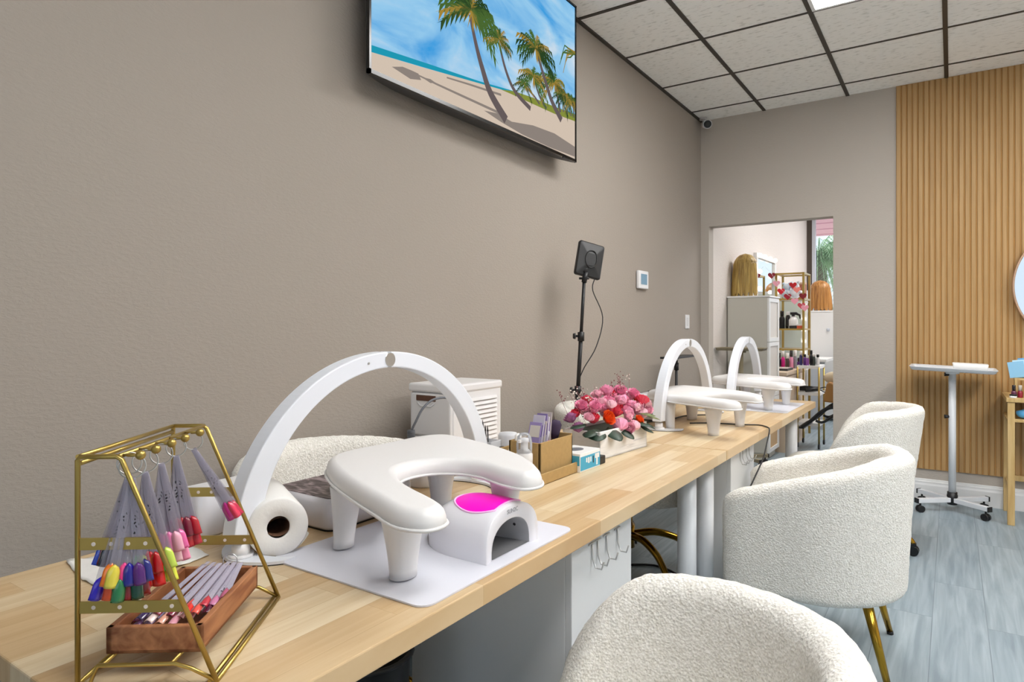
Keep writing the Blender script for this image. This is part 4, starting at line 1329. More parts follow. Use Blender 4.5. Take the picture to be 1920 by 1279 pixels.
# ------------------------------------------------------------------ gold swatch rack (local X = towards clients, Y = along its length)
RK = (.818, .374, .75); RA = atan2(.6, .8)
rk = thing('display_rack', 'gold wire rack with balled pegs at the near end of the table', 'rack', RK, RA)
LN, DP, HT = .256, .172, .29
r0 = .0033
for y in (0, LN):
    m = MB(); m.tube([(0, y, .003), (0, y, HT - .004), (.003, y, HT), (.048, y, HT), (.054, y, HT - .004), (DP - .001, y, .004)], r0, 10)
    m.tube([(0, y, .0035), (.015, y, .004), (.025, y, .0265), (.12, y, .0265), (.14, y, .02), (DP, y, .0035)], r0 * .85, 8)
    sf = m.build('side_frame', M['gold'], rk)
    for z in (.100, .180):
        xe = .054 + (DP - .054) * (1 - z / HT)
        m = MB()
        n = 4
        xs_ = [xe * k / n for k in range(n + 1)]
        m.box(0, xe, y - .0012, y + .0012, z - .0075, z + .0075)
        fs = m.build('earring_strip', M['gold'], rk)
        m = MB()
        for k in range(4):
            xx = .02 + (xe - .035) * k / 3
            m.cyl((xx, y - .0016, z), (xx, y + .0016, z), .0026, seg=12)
        m.build('hole', M['bud'], fs)
m = MB()
for x, z in ((0, HT), (0, HT - .009), (.05, HT)): m.cyl((x, 0, z), (x, LN, z), r0 * .9, seg=10)
m.build('top_rail', M['gold'], rk)
m = MB()
for x, z in ((0, .0035), (DP, .0035), (DP - .009, .0035)): m.cyl((x, 0, z), (x, LN, z), r0 * .9, seg=10)
for y in (.07, .19): m.cyl((.02, y, .0262), (.125, y, .0262), .0025, seg=8)
for x in (.03, .115): m.cyl((x, 0, .0265), (x, LN, .0265), .0025, seg=8)
m.build('base_rail', M['gold'], rk)
PEGY = [-.01, .003, .042, .086, .128, .178]
for y in PEGY[1:]:
    m = MB(); m.cyl((.05, y + .004, HT), (.075, y - .004, HT + .002), .0022, seg=8); m.sphere((.078, y - .0045, HT + .002), .0062, 16, 10); m.build('peg', M['gold'], rk)

# swatch rings
def xf(o): return Matrix.Translation(Vector(RK)) @ Matrix.Rotation(RA, 4, 'Z') @ Vector(o)
def tip_mesh(m, o, ax, wd, nr, w, L):
    """glossy nail tip: o = cuticle end centre, ax = direction to the free edge"""
    def fn(u, v):
        ww = w * min(1, (sin(min(1, u * 2.6) * pi / 2)) ** .6) * (1.0 + .05 * u)
        a = (v - .5) * 2
        return tuple(o + ax * L * u + wd * ww * .5 * a + nr * (.0042 * (1 - a * a) + .001 * sin(pi * u)))
    m.grid(fn, 8, 8)
def swatch_ring(name, label, peg, n, cols, fan, tilt, wdir, ndir, length=.115, ringr=.014, rows=1, seed=1, tipw=.0145, lay=0.0018):
    """peg in rack-local coordinates; sticks hang in a fan in the plane (wdir, -Z)"""
    r = random.Random(seed)
    pw = xf(peg)
    t = thing('swatch_ring', label, 'nail swatches', tuple(pw), 0, 'rings of nail colour swatches')
    wd = Vector((wdir[0] * cos(RA) - wdir[1] * sin(RA), wdir[0] * sin(RA) + wdir[1] * cos(RA), 0)).normalized()
    nr = Vector((ndir[0] * cos(RA) - ndir[1] * sin(RA), ndir[0] * sin(RA) + ndir[1] * cos(RA), 0)).normalized()
    ldir = Vector((-sin(RA), cos(RA), 0))
    m = MB(); c = Vector((0, 0, -ringr + .003))
    rd = (wd * .5 + ldir * .87).normalized()
    m.tube([c + (wd * cos(q) + Vector((0, 0, 1)) * sin(q)) * ringr for q in [2 * pi * k / 28 for k in range(28)]], .001, 6, closed=True)
    m.build('ring', M['steel'], t)
    o0 = Vector((0, 0, -2 * ringr + .004))
    for i in range(n):
        row = i % rows
        u = (i / (n - 1) - .5) if n > 1 else 0
        a = tilt + fan * 2 * u + r.uniform(-.02, .02)
        L = length * (1 - .14 * row) * r.uniform(.985, 1.015)
        d = (wd * sin(a) - Vector((0, 0, 1)) * cos(a)).normalized()
        p = wd * cos(a) + Vector((0, 0, 1)) * sin(a)
        q = (p * cos(.35 * u * 2) + nr * sin(.35 * u * 2)).normalized()
        nn = d.cross(q); nn = nn if nn.dot(nr) > 0 else -nn
        off = nr * (lay * ((i % 5) - 2 + (2.2 if row else 0)) - .001)
        b = o0 + off
        m = MB()
        w0, w1 = .0036, .0058
        e = b + d * L
        hh_ = nn * .0005
        ring0 = [b - q * w0 - hh_, b + q * w0 - hh_, b + q * w0 + hh_, b - q * w0 + hh_]
        ring1 = [e - q * w1 - hh_, e + q * w1 - hh_, e + q * w1 + hh_, e - q * w1 + hh_]
        m.loft([ring0, ring1], 0, False)
        # handwriting on some sticks
        if i % 3 != 1:
            for k in range(r.randint(4, 8)):
                s0 = b + d * (L * .38 + k * .0042) + q * r.uniform(-.0015, .0015) + nn * .0009
                s1 = s0 + d * r.uniform(.001, .003) + q * r.uniform(-.0025, .0025)
                sw_ = q * .0006 + d * .0006
                m.add([s0 - sw_, s0 + sw_, s1 + sw_, s1 - sw_], [(0, 1, 2, 3)], 1)
        st = m.build('swatch_stick', [M['stick'], M['ink']], t)
        m = MB(); tip_mesh(m, e - d * .006 + nn * .0008, d, q, nn, tipw, .029)
        m.build('nail_tip', colour(cols[i % len(cols)], .15, .8), st, solid=.0006)
WD, ND = (.91, .42), (.42, -.91)
PZ = HT - .002
swatch_ring('a', 'swatch ring at the near left of the rack, dark sticks with blue and maroon tips', (.052, .022, PZ), 6, ['#2b55d8', '#6a1420', '#23283c', '#2b3470', '#30323a', '#5b2030'], .10, -.22, WD, ND, .095, seed=2)
swatch_ring('a', 'swatch ring on the nearest ball peg, neon orange, pink and navy tips', (.064, PEGY[1] + .003, PZ), 12,
            ['#2a12b4', '#f07a10', '#d8501c', '#e8d84a', '#2a7a4a', '#ff3f93', '#8c1020', '#1e1690', '#1f4a3a', '#5a1a78', '#7a1018', '#2c2f8c'], .19, -.07, WD, ND, .132, .015, 2, 3)
swatch_ring('a', 'swatch ring on the second ball peg, lime, green and bright red tips', (.064, PEGY[2] - .004, PZ), 14,
            ['#d9ec8a', '#3fd04a', '#e4e84a', '#c8e05a', '#e01818', '#d01016', '#e22a2a', '#c80f14', '#d41a1c', '#b50f14'], .18, .05, WD, ND, .13, .015, 2, 5)
swatch_ring('a', 'swatch ring on the third ball peg, pale nude and rose tips', (.064, PEGY[3] - .004, PZ), 12, ['#e6bcc4', '#e9a9bd', '#ee8fb4', '#e968a8', '#e13f92', '#f0c9cf', '#dca4ad', '#e77cb2'], .17, .06, WD, ND, .118, .014, 2, 7)
swatch_ring('a', 'swatch ring on the fourth ball peg, magenta and deep red tips', (.064, PEGY[4] - .002, PZ), 14, ['#c4128a', '#b8147a', '#c0142e', '#b01024', '#c2182c', '#a80e20', '#8e8a86', '#b5222c', '#c01a2a', '#7a1230'], .17, .08, WD, ND, .112, .013, 2, 9)
swatch_ring('a', 'swatch ring at the far end of the rack, fanned right with pink and red tips', (.066, PEGY[5], PZ), 7, ['#c03aa8', '#d22f9c', '#cf2a92', '#d9338a', '#e0345a', '#dc2f50', '#c8284a'], .07, .50, WD, ND, .105, .013, 1, 12, .0105)

# wooden tray on the rack's base with a fan of swatches
t = thing('wooden_tray', 'reddish brown wooden tray resting on the base of the gold rack', 'tray', RK, RA)
m = MB()
x0, x1, y0, y1, z0, z1 = .022, .1435, .022, .238, .0292, .064
m.box(x0, x1, y0, y1, z0, z0 + .006)
m.box(x0, x0 + .009, y0, y1, z0, z1); m.box(x1 - .009, x1, y0, y1, z0, z1); m.box(x0, x1, y0, y0 + .009, z0, z1); m.box(x0, x1, y1 - .009, y1, z0, z1)
m.build('tray_body', M['walnut'], t, bevel=.0015)
t = thing('swatch_ring', 'fan of clear swatch sticks lying in the wooden tray', 'nail swatches', RK, RA, 'rings of nail colour swatches')
tr = random.Random(15)
tc_ = ['#9a6aa0', '#8a2f70', '#c04a78', '#3a2a5a', '#b9a8d8', '#a9a4d4', '#f0dcd8', '#8a1f3c', '#eec4c4', '#d9a08a', '#7a1a34', '#f0c4cc', '#e6a4b4', '#f2d2d4', '#e03a30', '#d8281e', '#f0b8c0', '#f4d4d8', '#e85a4a', '#c03040', '#8e1c38', '#5a1430', '#c878a0', '#b05a78']
m = MB(); m.tube([(.105 + .011 * cos(q), .222, .078 + .011 * sin(q)) for q in [2 * pi * k / 24 for k in range(24)]], .001, 6, closed=True); m.build('ring', M['steel'], t)
for i in range(24):
    u = i / 23
    b = Vector((.062 + .062 * u, .226 - .012 * (i % 3) * .3, .0705 + .0016 * (i % 4)))
    e = Vector((.038 + .09 * u + tr.uniform(-.003, .003), .070 + .045 * u * u + .012 * (i % 3), .047 + .004 * (i % 4)))
    d = (e - b).normalized(); q = d.cross(Vector((0, 0, 1))).normalized(); nn = q.cross(d).normalized()
    if nn.z < 0: nn = -nn
    m = MB(); h_ = nn * .0005
    m.loft([[b - q * .003 - h_, b + q * .003 - h_, b + q * .003 + h_, b - q * .003 + h_], [e - q * .0046 - h_, e + q * .0046 - h_, e + q * .0046 + h_, e - q * .0046 + h_]], 0, False)
    if i % 2 == 0:
        for k in range(6):
            s0 = b.lerp(e, .6 + k * .035) + q * tr.uniform(-.0015, .0015) + nn * .0009; s1 = s0 + d * .002 + q * tr.uniform(-.0035, .0035); sw_ = q * .0006 + d * .0007
            m.add([s0 - sw_, s0 + sw_, s1 + sw_, s1 - sw_], [(0, 1, 2, 3)], 1)
    st = m.build('swatch_stick', [M['stick'], M['ink']], t)
    m = MB(); tip_mesh(m, e - d * .006 + nn * .001, d, q, nn, .0115, .024); m.build('nail_tip', colour(tc_[i], .18, .7), st, solid=.0006)

# ------------------------------------------------------------------ right side: tray stand, side table, mirror
def tray_stand(loc, rz, label, mt, zt, tilt, w, d, post=.021):
    t = thing('tray_stand', label, 'tray stand', loc, rz, 'wheeled tray stands')
    m = MB(); m.cyl((0, 0, .06), (0, 0, zt - .02), post, seg=20); m.build('post', mt, t)
    m = MB(); m.cyl((0, 0, .045), (0, 0, .125), post * 1.35, seg=18); m.cyl((-.03, 0, .1), (.03, 0, .1), .009, seg=10); m.build('hub', M['black'], t)
    for z, s in ((zt - .035, -1), (zt - .31, -1)):
        m = MB(); m.cyl((s * post * .8, -.005, z), (s * (post + .022), -.01, z), .009, .013, 12); m.build('clamp_knob', M['black'], t)
    for i in range(4):
        a = radians(45 + 90 * i) + .0
        cx, sy = cos(a) * .265, sin(a) * .215
        m = MB(); dv = Vector((cx, sy, 0)); L = dv.length; dv.normalize(); sv = Vector((-dv.y, dv.x, 0))
        for_ = []
        for q in (0.018, L):
            c = dv * q + Vector((0, 0, .075))
            for_.append([c + sv * .016 + Vector((0, 0, -.014)), c - sv * .016 + Vector((0, 0, -.014)), c - sv * .016 + Vector((0, 0, .014)), c + sv * .016 + Vector((0, 0, .014))])
        m.loft(for_, 0, False); lg = m.build('base_leg', mt, t, bevel=.002)
        m = MB(); c = dv * (L + .002) + Vector((0, 0, .075))
        m.loft([[c + sv * .0175 + Vector((0, 0, -.0155)), c - sv * .0175 + Vector((0, 0, -.0155)), c - sv * .0175 + Vector((0, 0, .0155)), c + sv * .0175 + Vector((0, 0, .0155))],
                [c + dv * .006 + sv * .0175 + Vector((0, 0, -.0155)), c + dv * .006 - sv * .0175 + Vector((0, 0, -.0155)), c + dv * .006 - sv * .0175 + Vector((0, 0, .0155)), c + dv * .006 + sv * .0175 + Vector((0, 0, .0155))]], 0, False)
        m.build('end_cap', M['black'], lg)
        m = MB(); c = dv * (L - .02)
        m.cyl(c + Vector((0, 0, .03)), c + Vector((0, 0, .063)), .006, seg=8)
        for s in (-1, 1): m.cyl(c + sv * .003 * s + Vector((0, 0, .022)), c + sv * .017 * s + Vector((0, 0, .022)), .022, seg=16)
        m.build('caster', M['black'], lg)
    m = MB(); R3 = Matrix.Rotation(tilt, 3, 'Y')
    o = rrect(-w / 2, w / 2, -d / 2, d / 2, .02)
    def lift(oo, z): return [tuple(R3 @ Vector((x, y, z)) + Vector((0, 0, zt))) for x, y in oo]
    m.loft([lift(inset(o, .02), -.012), lift(inset(o, .006), -.006), lift(o, .008), lift(inset(o, -.006), .012), lift(inset(o, -.003), .0135), lift(inset(o, .01), .0), lift(inset(o, .022), -.004)], 0, True)
    m.cyl((0, 0, zt - .03), (0, 0, zt - .01), .04, seg=20)
    m.build('tray', mt, t)
    return t
tray_stand((1.735, 5.12, 0), .0, 'white wheeled tray stand in front of the oak cladding', M['metalwhite'], .925, .035, .46, .32)
t = thing('dish', 'white rectangular dish on the tilted tray of the white stand', 'dish', (1.83, 5.1, .9295))
m = MB(); o = rrect(-.095, .095, -.06, .06, .012); m.loft([[(x, y, z - x * .035) for x, y in inset(o, d)] for z, d in ((.0, .012), (.004, .006), (.034, 0), (.036, .003), (.008, .012))], 0, True)
m.build('dish_body', M['white'], t)
m = MB(); o = inset(rrect(-.095, .095, -.06, .06, .012), .004); m.loft([[(x, y, z - x * .035) for x, y in o] for z in (.030, .034)], 0, False); m.build('contents', M['paper'], t)

t = thing('side_table', 'narrow pale wood shelf table at the right edge below the mirror', 'table', (2.25, 5.14, 0))
for x in (2.03, 2.47):
    for y in (4.965, 5.335):
        m = MB(); m.box(x - .018, x + .018, y - .018, y + .018, 0, .745); m.build('leg', M['oakleg'], t, True, bevel=.002)
m = MB(); m.box(2.005, 2.495, 4.94, 5.352, .745, .772); m.build('tabletop', M['oakleg'], t, True, bevel=.003)
m = MB(); m.box(2.012, 2.488, 4.95, 5.348, .625, .643); m.build('shelf', M['oakleg'], t, True, bevel=.002)
m = MB(); m.box(2.048, 2.452, 5.325, 5.345, .2, .235); m.box(2.02, 2.04, 4.983, 5.317, .2, .225); m.build('stretcher', M['oakleg'], t, True, bevel=.002)
t = thing('mask_pack_holder', 'small wooden riser packed with pale blue sachets on the side table', 'sachets', (2.12, 5.05, .772))
m = MB(); m.box(2.05, 2.22, 5.02, 5.1, .875, .887); m.box(2.052, 2.064, 5.02, 5.1, .772, .875); m.box(2.206, 2.218, 5.02, 5.1, .772, .875); m.build('riser', M['oakleg'], t, True)
for i in range(6):
    m = MB(); x = 2.05 + .022 * i; m.box(x - .02, x + .06, 5.04 + .009 * i, 5.046 + .009 * i, .888, .985 + .012 * (i % 3), 0, Matrix.Rotation(radians(-9 + 3 * i), 3, 'Y'), (x, 5.05, .888))
    m.build('sachet', colour(['#8cc0e0', '#bfe0f0', '#5f9fd0', '#a9d4ea', '#d4ecf6', '#7fb8dc'][i], .4, .1), t, True)
cl = ['#5d2440', '#8e1c30', '#c9a58c', '#a02038', '#cfd8d4', '#3a2a30']
nm = ['plum', 'dark red', 'beige', 'crimson', 'pale green', 'near black']
for i in range(6):
    bottle('polish_bottle', '%s polish bottle with pale cap on the side table, %s' % (nm[i], 'left of the blue sachets' if i < 3 else 'under the blue sachets'), 'polish bottle', (2.045 + .031 * i, 4.985 + .008 * (i % 2), .772), .075, .0135, colour(cl[i]), colour('#c7beb4') if i % 2 else colour('#2a2428'), .45, .55, 'polish bottles on the side table')
t = thing('cream_pot', 'flat cream pot with white rim at the left corner of the side table', 'pot', (2.04, 4.958, .772))
m = MB(); m.lathe([(.017, 0), (.018, .002), (.018, .012)], (0, 0, 0), 20); m.build('pot', M['white'], t)
m = MB(); m.lathe([(.0185, .012), (.0185, .02), (.016, .021)], (0, 0, 0), 20); m.build('lid', M['black'], t)
t = thing('towel_pack', 'crinkled blue packet on the lower shelf of the side table', 'packet', (2.11, 5.0, .643))
m = MB(); m.sphere((0, 0, .03), .05, 20, 12, 0, (1.1, .6, .6)); m.v = [wob(p, .006, 40) for p in m.v]; m.build('packet', colour('#4f9fd4', .3), t)
m = MB(); m.sphere((.02, -.012, .033), .034, 16, 10, 0, (1.0, .6, .6)); m.build('label_patch', colour('#cfe4ee', .4), t)

t = thing('round_mirror', 'large round mirror in a thin champagne frame on the oak cladding', 'mirror', (2.472, 5.33, 1.465))
m = MB(); R_ = .415
def cr(r, y): return [(r * cos(q), y, r * sin(q)) for q in [2 * pi * k / 96 for k in range(96)]]
m.loft([cr(R_ - .012, -.006), cr(R_ - .012, -.022), cr(R_, -.024), cr(R_, .022), cr(R_ - .012, .022)], 0, True, False, False); m.build('frame', M['rosegold'], t)
m = MB(); m.loft([cr(R_ - .011, -.012), cr(R_ - .011, -.008)], 0, False); m.build('glass', M['mirror'], t)
m = MB(); m.cyl((0, -.007, 0), (0, .024, 0), .3, seg=32); m.build('backing', M['dark'], t)

# ================================================================== the room behind the doorway
t = thing('tall_cabinet', 'tall white cabinet with glazed doors standing against the far room wall', 'cabinet', (.2, 6.3, 0))
m = MB(); m.box(.016, .366, 6.1, 6.5, .06, 1.465); m.box(.03, .35, 6.11, 6.49, 0, .06); m.build('carcass', M['greige'], t, True, bevel=.003)
for z0, z1 in ((.07, .56), (.565, 1.06), (1.065, 1.46)):
    m = MB(); xa, xb = .366, .384
    m.box(xa, xb, 6.1, 6.145, z0, z1); m.box(xa, xb, 6.455, 6.5, z0, z1); m.box(xa, xb, 6.145, 6.455, z0, z0 + .035); m.box(xa, xb, 6.145, 6.455, z1 - .035, z1)
    dr = m.build('door', M['white'], t, True)
    m = MB(); m.box(xa + .003, xa + .009, 6.145, 6.455, z0 + .035, z1 - .035); m.build('door_panel', M['cane'] if z0 > .5 else colour('#c9a77a', .6, 0), dr, True)
m = MB(); m.box(.012, .39, 6.09, 6.51, 1.465, 1.48); m.build('cabinet_top', M['white'], t, True, bevel=.002)

def wig(loc, label, mt, h, w, rz=0.0, seed=1, part=0.0):
    t = thing('wig', label, 'wig', loc, rz, 'wigs on foam heads')
    m = MB(); m.lathe([(.07, 0), (.075, .01), (.055, .05), (.05, .11), (.06, .16), (.085, .2), (.092, .27), (.085, .33), (.055, .375), (.01, .392)], (.0, 0, 0), 24); m.sphere((.08, 0, .2), .022, 10, 6, 0, (1, .6, 1)); m.build('head_form', M['foam'], t)
    m = MB(); R = []
    r = random.Random(seed)
    ph = [r.uniform(0, 6) for _ in range(5)]
    NR = 26
    for k in range(NR + 1):
        u = k / NR
        z = h * (1 - u)
        if u < .3: rad = w * sqrt(max(0.0, 1 - (1 - u / .3) ** 2)) * .96
        else: rad = w * (.96 + .16 * sin((u - .3) * 2.6) - .06 * u)
        ring = []
        for j in range(72):
            a = radians(62) + (2 * pi - radians(124)) * j / 71 if u > .22 else 2 * pi * j / 71 * .999
            q = 1 + (.05 * sin(a * 23 + ph[0] + 2 * u) + .035 * sin(a * 41 + ph[1] - 3 * u) + .03 * sin(a * 9 + ph[2])) * min(1, u * 2)
            zz = z + (.03 * sin(a * 17 + ph[3]) + .02 * sin(a * 31)) * u * u * u + (0 if u < 1 else 0)
            ring.append((rad * q * cos(a) * 1.0, rad * q * sin(a), max(.003, zz)))
        R.append(ring)
    m.loft(R, 0, True, True, False, False)
    m.build('hair', mt, t, solid=.006)
wig((.125, 6.3, 1.48), 'long ash blond wig on a foam head on top of the tall white cabinet', M['wig1'], .405, .108, .9, 3)

# second low cabinet with the other wig
t = thing('white_cabinet', 'plain white cabinet with a small knob below the far shop window', 'cabinet', (.5, 9.4, 0))
m = MB(); m.box(.2, .9, 9.15, 9.65, .03, 1.385); m.build('carcass', M['white'], t, True, bevel=.004)
m = MB(); m.box(.19, .91, 9.14, 9.66, 1.385, 1.405); m.build('cabinet_top', M['white'], t, True, bevel=.003)
m = MB(); m.box(.21, .548, 9.13, 9.149, .06, 1.37); m.box(.552, .89, 9.13, 9.149, .06, 1.37); dr = m.build('door', M['white'], t, True, bevel=.002)
m = MB(); m.sphere((.43, 9.115, 1.16), .022, 14, 8); m.build('knob', M['alu'], dr, True)
wig((.30, 9.36, 1.405), 'golden brown wavy wig on a foam head in front of the far shop window', M['wig2'], .40, .125, 1.75, 8)

# lit make-up mirror on the wall
t = thing('vanity_mirror', 'white framed make-up mirror with round bulbs on the far room wall', 'mirror', (.02, 7.5, 1.6))
m = MB()
for a in ((7.1, 8.0, 1.93, 1.98), (7.1, 8.0, 1.40, 1.45), (7.1, 7.15, 1.45, 1.93), (7.95, 8.0, 1.45, 1.93)): m.box(.004, .04, *a)
m.build('frame', M['white'], t, True, bevel=.004)
m = MB(); m.box(.006, .02, 7.15, 7.95, 1.45, 1.93); m.build('glass', M['mirror'], t, True)
for i, (y, z) in enumerate(((7.13, 1.95), (7.35, 1.955), (7.6, 1.955), (7.85, 1.955), (7.125, 1.78), (7.125, 1.6), (7.975, 1.78), (7.975, 1.6))):
    m = MB(); m.sphere((.062, y, z), .026, 14, 8); m.build('bulb', M['bulb'], t, True)

# gold shelf unit
t = thing('shelf_unit', 'tall gold framed open shelf unit in the far room', 'shelf', (.28, 7.75, 0))
SX0, SX1, SY0, SY1, SZ = .125, .405, 7.6, 7.95, 1.79
m = MB()
for x in (SX0, SX1):
    for y in (SY0, SY1): m.box(x - .011, x + .011, y - .011, y + .011, 0, SZ)
m.build('posts', M['gold'], t, True)
for z in (.95, 1.17, 1.5, 1.78):
    m = MB(); m.box(SX0 + .011, SX1 - .011, SY0 - .009, SY0 + .009, z - .009, z + .009); m.box(SX0 + .011, SX1 - .011, SY1 - .009, SY1 + .009, z - .009, z + .009)
    m.box(SX0 - .009, SX0 + .009, SY0 + .011, SY1 - .011, z - .009, z + .009); m.box(SX1 - .009, SX1 + .009, SY0 + .011, SY1 - .011, z - .009, z + .009); m.build('rail', M['gold'], t, True)
    m = MB(); m.box(SX0 + .009, SX1 - .009, SY0 + .009, SY1 - .009, z - .004, z + .004); m.build('shelf_board', M['glass'] if z > 1.7 else M['white'], t, True)
t = thing('tall_mirror', 'tall mirror strip with bulbs down its side behind the gold shelf', 'mirror', (.2, 8.2, 0))
m = MB(); m.box(.02, .345, 8.17, 8.2, 0, 1.62); m.build('frame', M['white'], t, True)
m = MB(); m.box(.05, .28, 8.164, 8.17, .8, 1.59); m.build('glass', colour('#cfdad4', .3, 0), t, True)
for z in (1.56, 1.42, 1.29, 1.16, 1.03, .9):
    m = MB(); m.sphere((.312, 8.15, z), .024, 12, 8); m.build('bulb', M['bulb'], t, True)

def plush(loc, label, c1, s=1.0):
    t = thing('plush_toy', label, 'soft toy', loc, 0)
    m = MB(); m.sphere((0, 0, .05 * s), .05 * s, 14, 8, 0, (1, .9, 1)); m.sphere((0, 0, .115 * s), .038 * s, 14, 8); m.build('body', c1, t)
    for q in (-1, 1):
        m = MB(); m.sphere((q * .028 * s, 0, .15 * s), .014 * s, 10, 6); m.build('ear', c1, t)
        m = MB(); m.sphere((q * .05 * s, -.02 * s, .06 * s), .018 * s, 10, 6); m.build('arm', c1, t)
plush((.21, 7.72, 1.505), 'pale blue fluffy toy on the upper gold shelf', colour('#c9d9e6', .9, 0), 1.15)
plush((.30, 7.70, 1.505), 'white and blue fluffy toy on the upper gold shelf, right of the other', colour('#dde4ee', .9, 0), 1.2)
t = thing('gift_box', 'brown and coral gift box on the upper gold shelf', 'box', (.35, 7.82, 1.505))
m = MB(); m.box(.31, .39, 7.78, 7.86, 1.505, 1.68); m.build('carton', colour('#a5654a', .6, 0), t, True)
m = MB(); m.box(.308, .392, 7.778, 7.862, 1.67, 1.69); m.build('lid', colour('#d8b8a0', .6, 0), t, True)
bottle('spray_bottle', 'black spray bottle on the lower gold shelf, leftmost', 'bottle', (.17, 7.68, 1.175), .2, .03, M['black'], M['blackg'], .3, .5)
bottle('spray_bottle', 'tall black bottle with white collar on the lower gold shelf', 'bottle', (.235, 7.66, 1.175), .19, .026, M['blackg'], M['white'], .2, .6)
t = thing('spray_bottle', 'white bottle with black trigger on the lower gold shelf', 'bottle', (.29, 7.66, 1.175))
m = MB(); m.lathe([(.045, 0), (.05, .01), (.048, .1), (.02, .135)], (0, 0, 0), 20); m.build('body', M['white'], t)
m = MB(); m.box(-.015, .015, -.012, .012, .13, .165); m.tube([(-.03, 0, .17), (.03, 0, .168), (.065, 0, .15), (.07, 0, .11)], [.014, .016, .012, .006], 8); m.build('trigger', M['black'], t)
t = thing('storage_box', 'low black box on the lower gold shelf front', 'box', (.28, 7.63, 1.175))
m = MB(); m.box(.26, .33, 7.595, 7.615, 1.175, 1.205); m.build('tray', M['black'], t, True)
m = MB(); m.box(.258, .332, 7.593, 7.617, 1.205, 1.21); m.build('lid', M['blackg'], t, True)
t = thing('storage_box', 'orange box with white top on the lower gold shelf', 'box', (.37, 7.66, 1.175))
m = MB(); m.box(.335, .392, 7.61, 7.72, 1.175, 1.21); m.build('tray', colour('#d9603a', .5, 0), t, True)
m = MB(); m.box(.333, .394, 7.608, 7.722, 1.21, 1.225); m.build('lid', M['white'], t, True)

# heart garland
t = thing('heart_garland', 'string of red and pink paper hearts hung across the gold shelf', 'garland', (.27, 7.5, 1.6))
def heart(s):
    return [(s * .0625 * (sin(q) ** 3) * 16 / 16, s * .0625 * (13 * cos(q) - 5 * cos(2 * q) - 2 * cos(3 * q) - cos(4 * q)) / 16) for q in [2 * pi * k / 28 for k in range(28)]]
HP = [(.098, 1.76, '#8e1a2c'), (.148, 1.67, '#f2a8bc'), (.196, 1.585, '#d81a30'), (.262, 1.525, '#a3162c'), (.335, 1.475, '#f0a0b6'), (.40, 1.425, '#d04a5a'), (.435, 1.40, '#efa3b8'), (.305, 1.65, '#b8121f'), (.345, 1.60, '#ee8a80'), (.405, 1.53, '#7d1220')]
m = MB(); pts = sorted([(x, 7.5, z + .02) for x, z, c in HP[:7]]); m.tube([(.03, 7.5, 1.86)] + pts + [(.46, 7.56, 1.46)], .0018, 5); m.build('string', M['paper'], t, True)
for i, (x, z, c) in enumerate(HP):
    y = 7.5 if i < 7 else 7.56
    m = MB(); hs = heart(.62); m.loft([[(x + a, y - .001 + (.003 if i % 2 else 0), z + b) for a, b in hs], [(x + a, y + .001 + (.003 if i % 2 else 0), z + b) for a, b in hs]], 0, False)
    m.build('heart', colour(c, .6, 0), t, True)

# make-up desk, cart, bottles
t = thing('makeup_desk', 'beige make-up desk with drawers beside the tall white cabinet', 'desk', (.25, 7.3, 0))
m = MB(); m.box(.012, .44, 6.56, 7.56, .735, .765); m.build('desktop', M['beige'], t, True, bevel=.002)
m = MB(); m.box(.02, .42, 6.58, 7.54, 0, .735); m.build('carcass', M['beige'], t, True)
for i in range(2):
    m = MB(); y = 6.6 + .48 * i; m.box(.42, .432, y, y + .45, .08, .72); m.build('drawer', M['beige'], t, True, bevel=.002)
m = MB(); m.box(.05, .40, 7.6, 8.12, .72, .75); 
tag(m.build('wall_shelf', M['white']), 'white ledge behind the make-up desk under the gold shelf', 'shelf')
cr_ = random.Random(33)
dl = [('red', '#b3202c'), ('black', '#17171a'), ('magenta', '#d81f86'), ('white', '#e6e3e0'), ('dark brown', '#3a2a26'), ('pink', '#e693b4'), ('grey', '#84848c'), ('violet', '#5a2f78')]
for i, (n_, c) in enumerate(dl):
    bottle('makeup_bottle', '%s make-up bottle among the clutter on the beige desk' % n_, 'bottle', (.2 + .03 * i, 7.2 + .04 * (i % 4), .765), cr_.uniform(.09, .2), .02, colour(c), colour('#1a1a1c') if i % 2 else colour('#e9e6e2'), .35, .6, 'make-up bottles on the beige desk')
t = thing('makeup_palette', 'open dark make-up tray on the beige desk', 'tray', (.33, 6.95, .765))
m = MB(); m.box(-.07, .07, -.15, .12, 0, .02); m.build('case', M['dark'], t, bevel=.003)
m = MB(); m.box(-.06, .06, -.14, .11, .02, .024); m.build('insert', colour('#b7a9a4', .5, 0), t)

t = thing('rolling_cart', 'gold framed cart with a white top in front of the beige desk', 'cart', (.565, 7.1, 0))
c0x, c1x, c0y, c1y = .46, .655, 6.97, 7.27
m = MB()
for x in (c0x, c1x):
    for y in (c0y, c1y): m.cyl((x, y, .05), (x, y, .80), .009, seg=10)
m.build('posts', M['gold'], t, True)
for z in (.22, .52, .785):
    m = MB(); m.box(c0x - .006, c1x + .006, c0y - .006, c1y + .006, z, z + .03); m.build('shelf_tray', M['white'], t, True, bevel=.002)
for x in (c0x, c1x):
    for y in (c0y, c1y):
        m = MB(); m.cyl((x - .008, y, .025), (x + .008, y, .025), .025, seg=14); m.cyl((x, y, .03), (x, y, .055), .006, seg=8); m.build('caster', M['black'], t, True)
cl = [('navy', '#26245c', .14), ('violet', '#6a3a8a', .11), ('purple', '#8a4a9a', .1), ('black', '#15171a', .15), ('dark green', '#23302c', .12), ('white', '#e9e9ea', .11)]
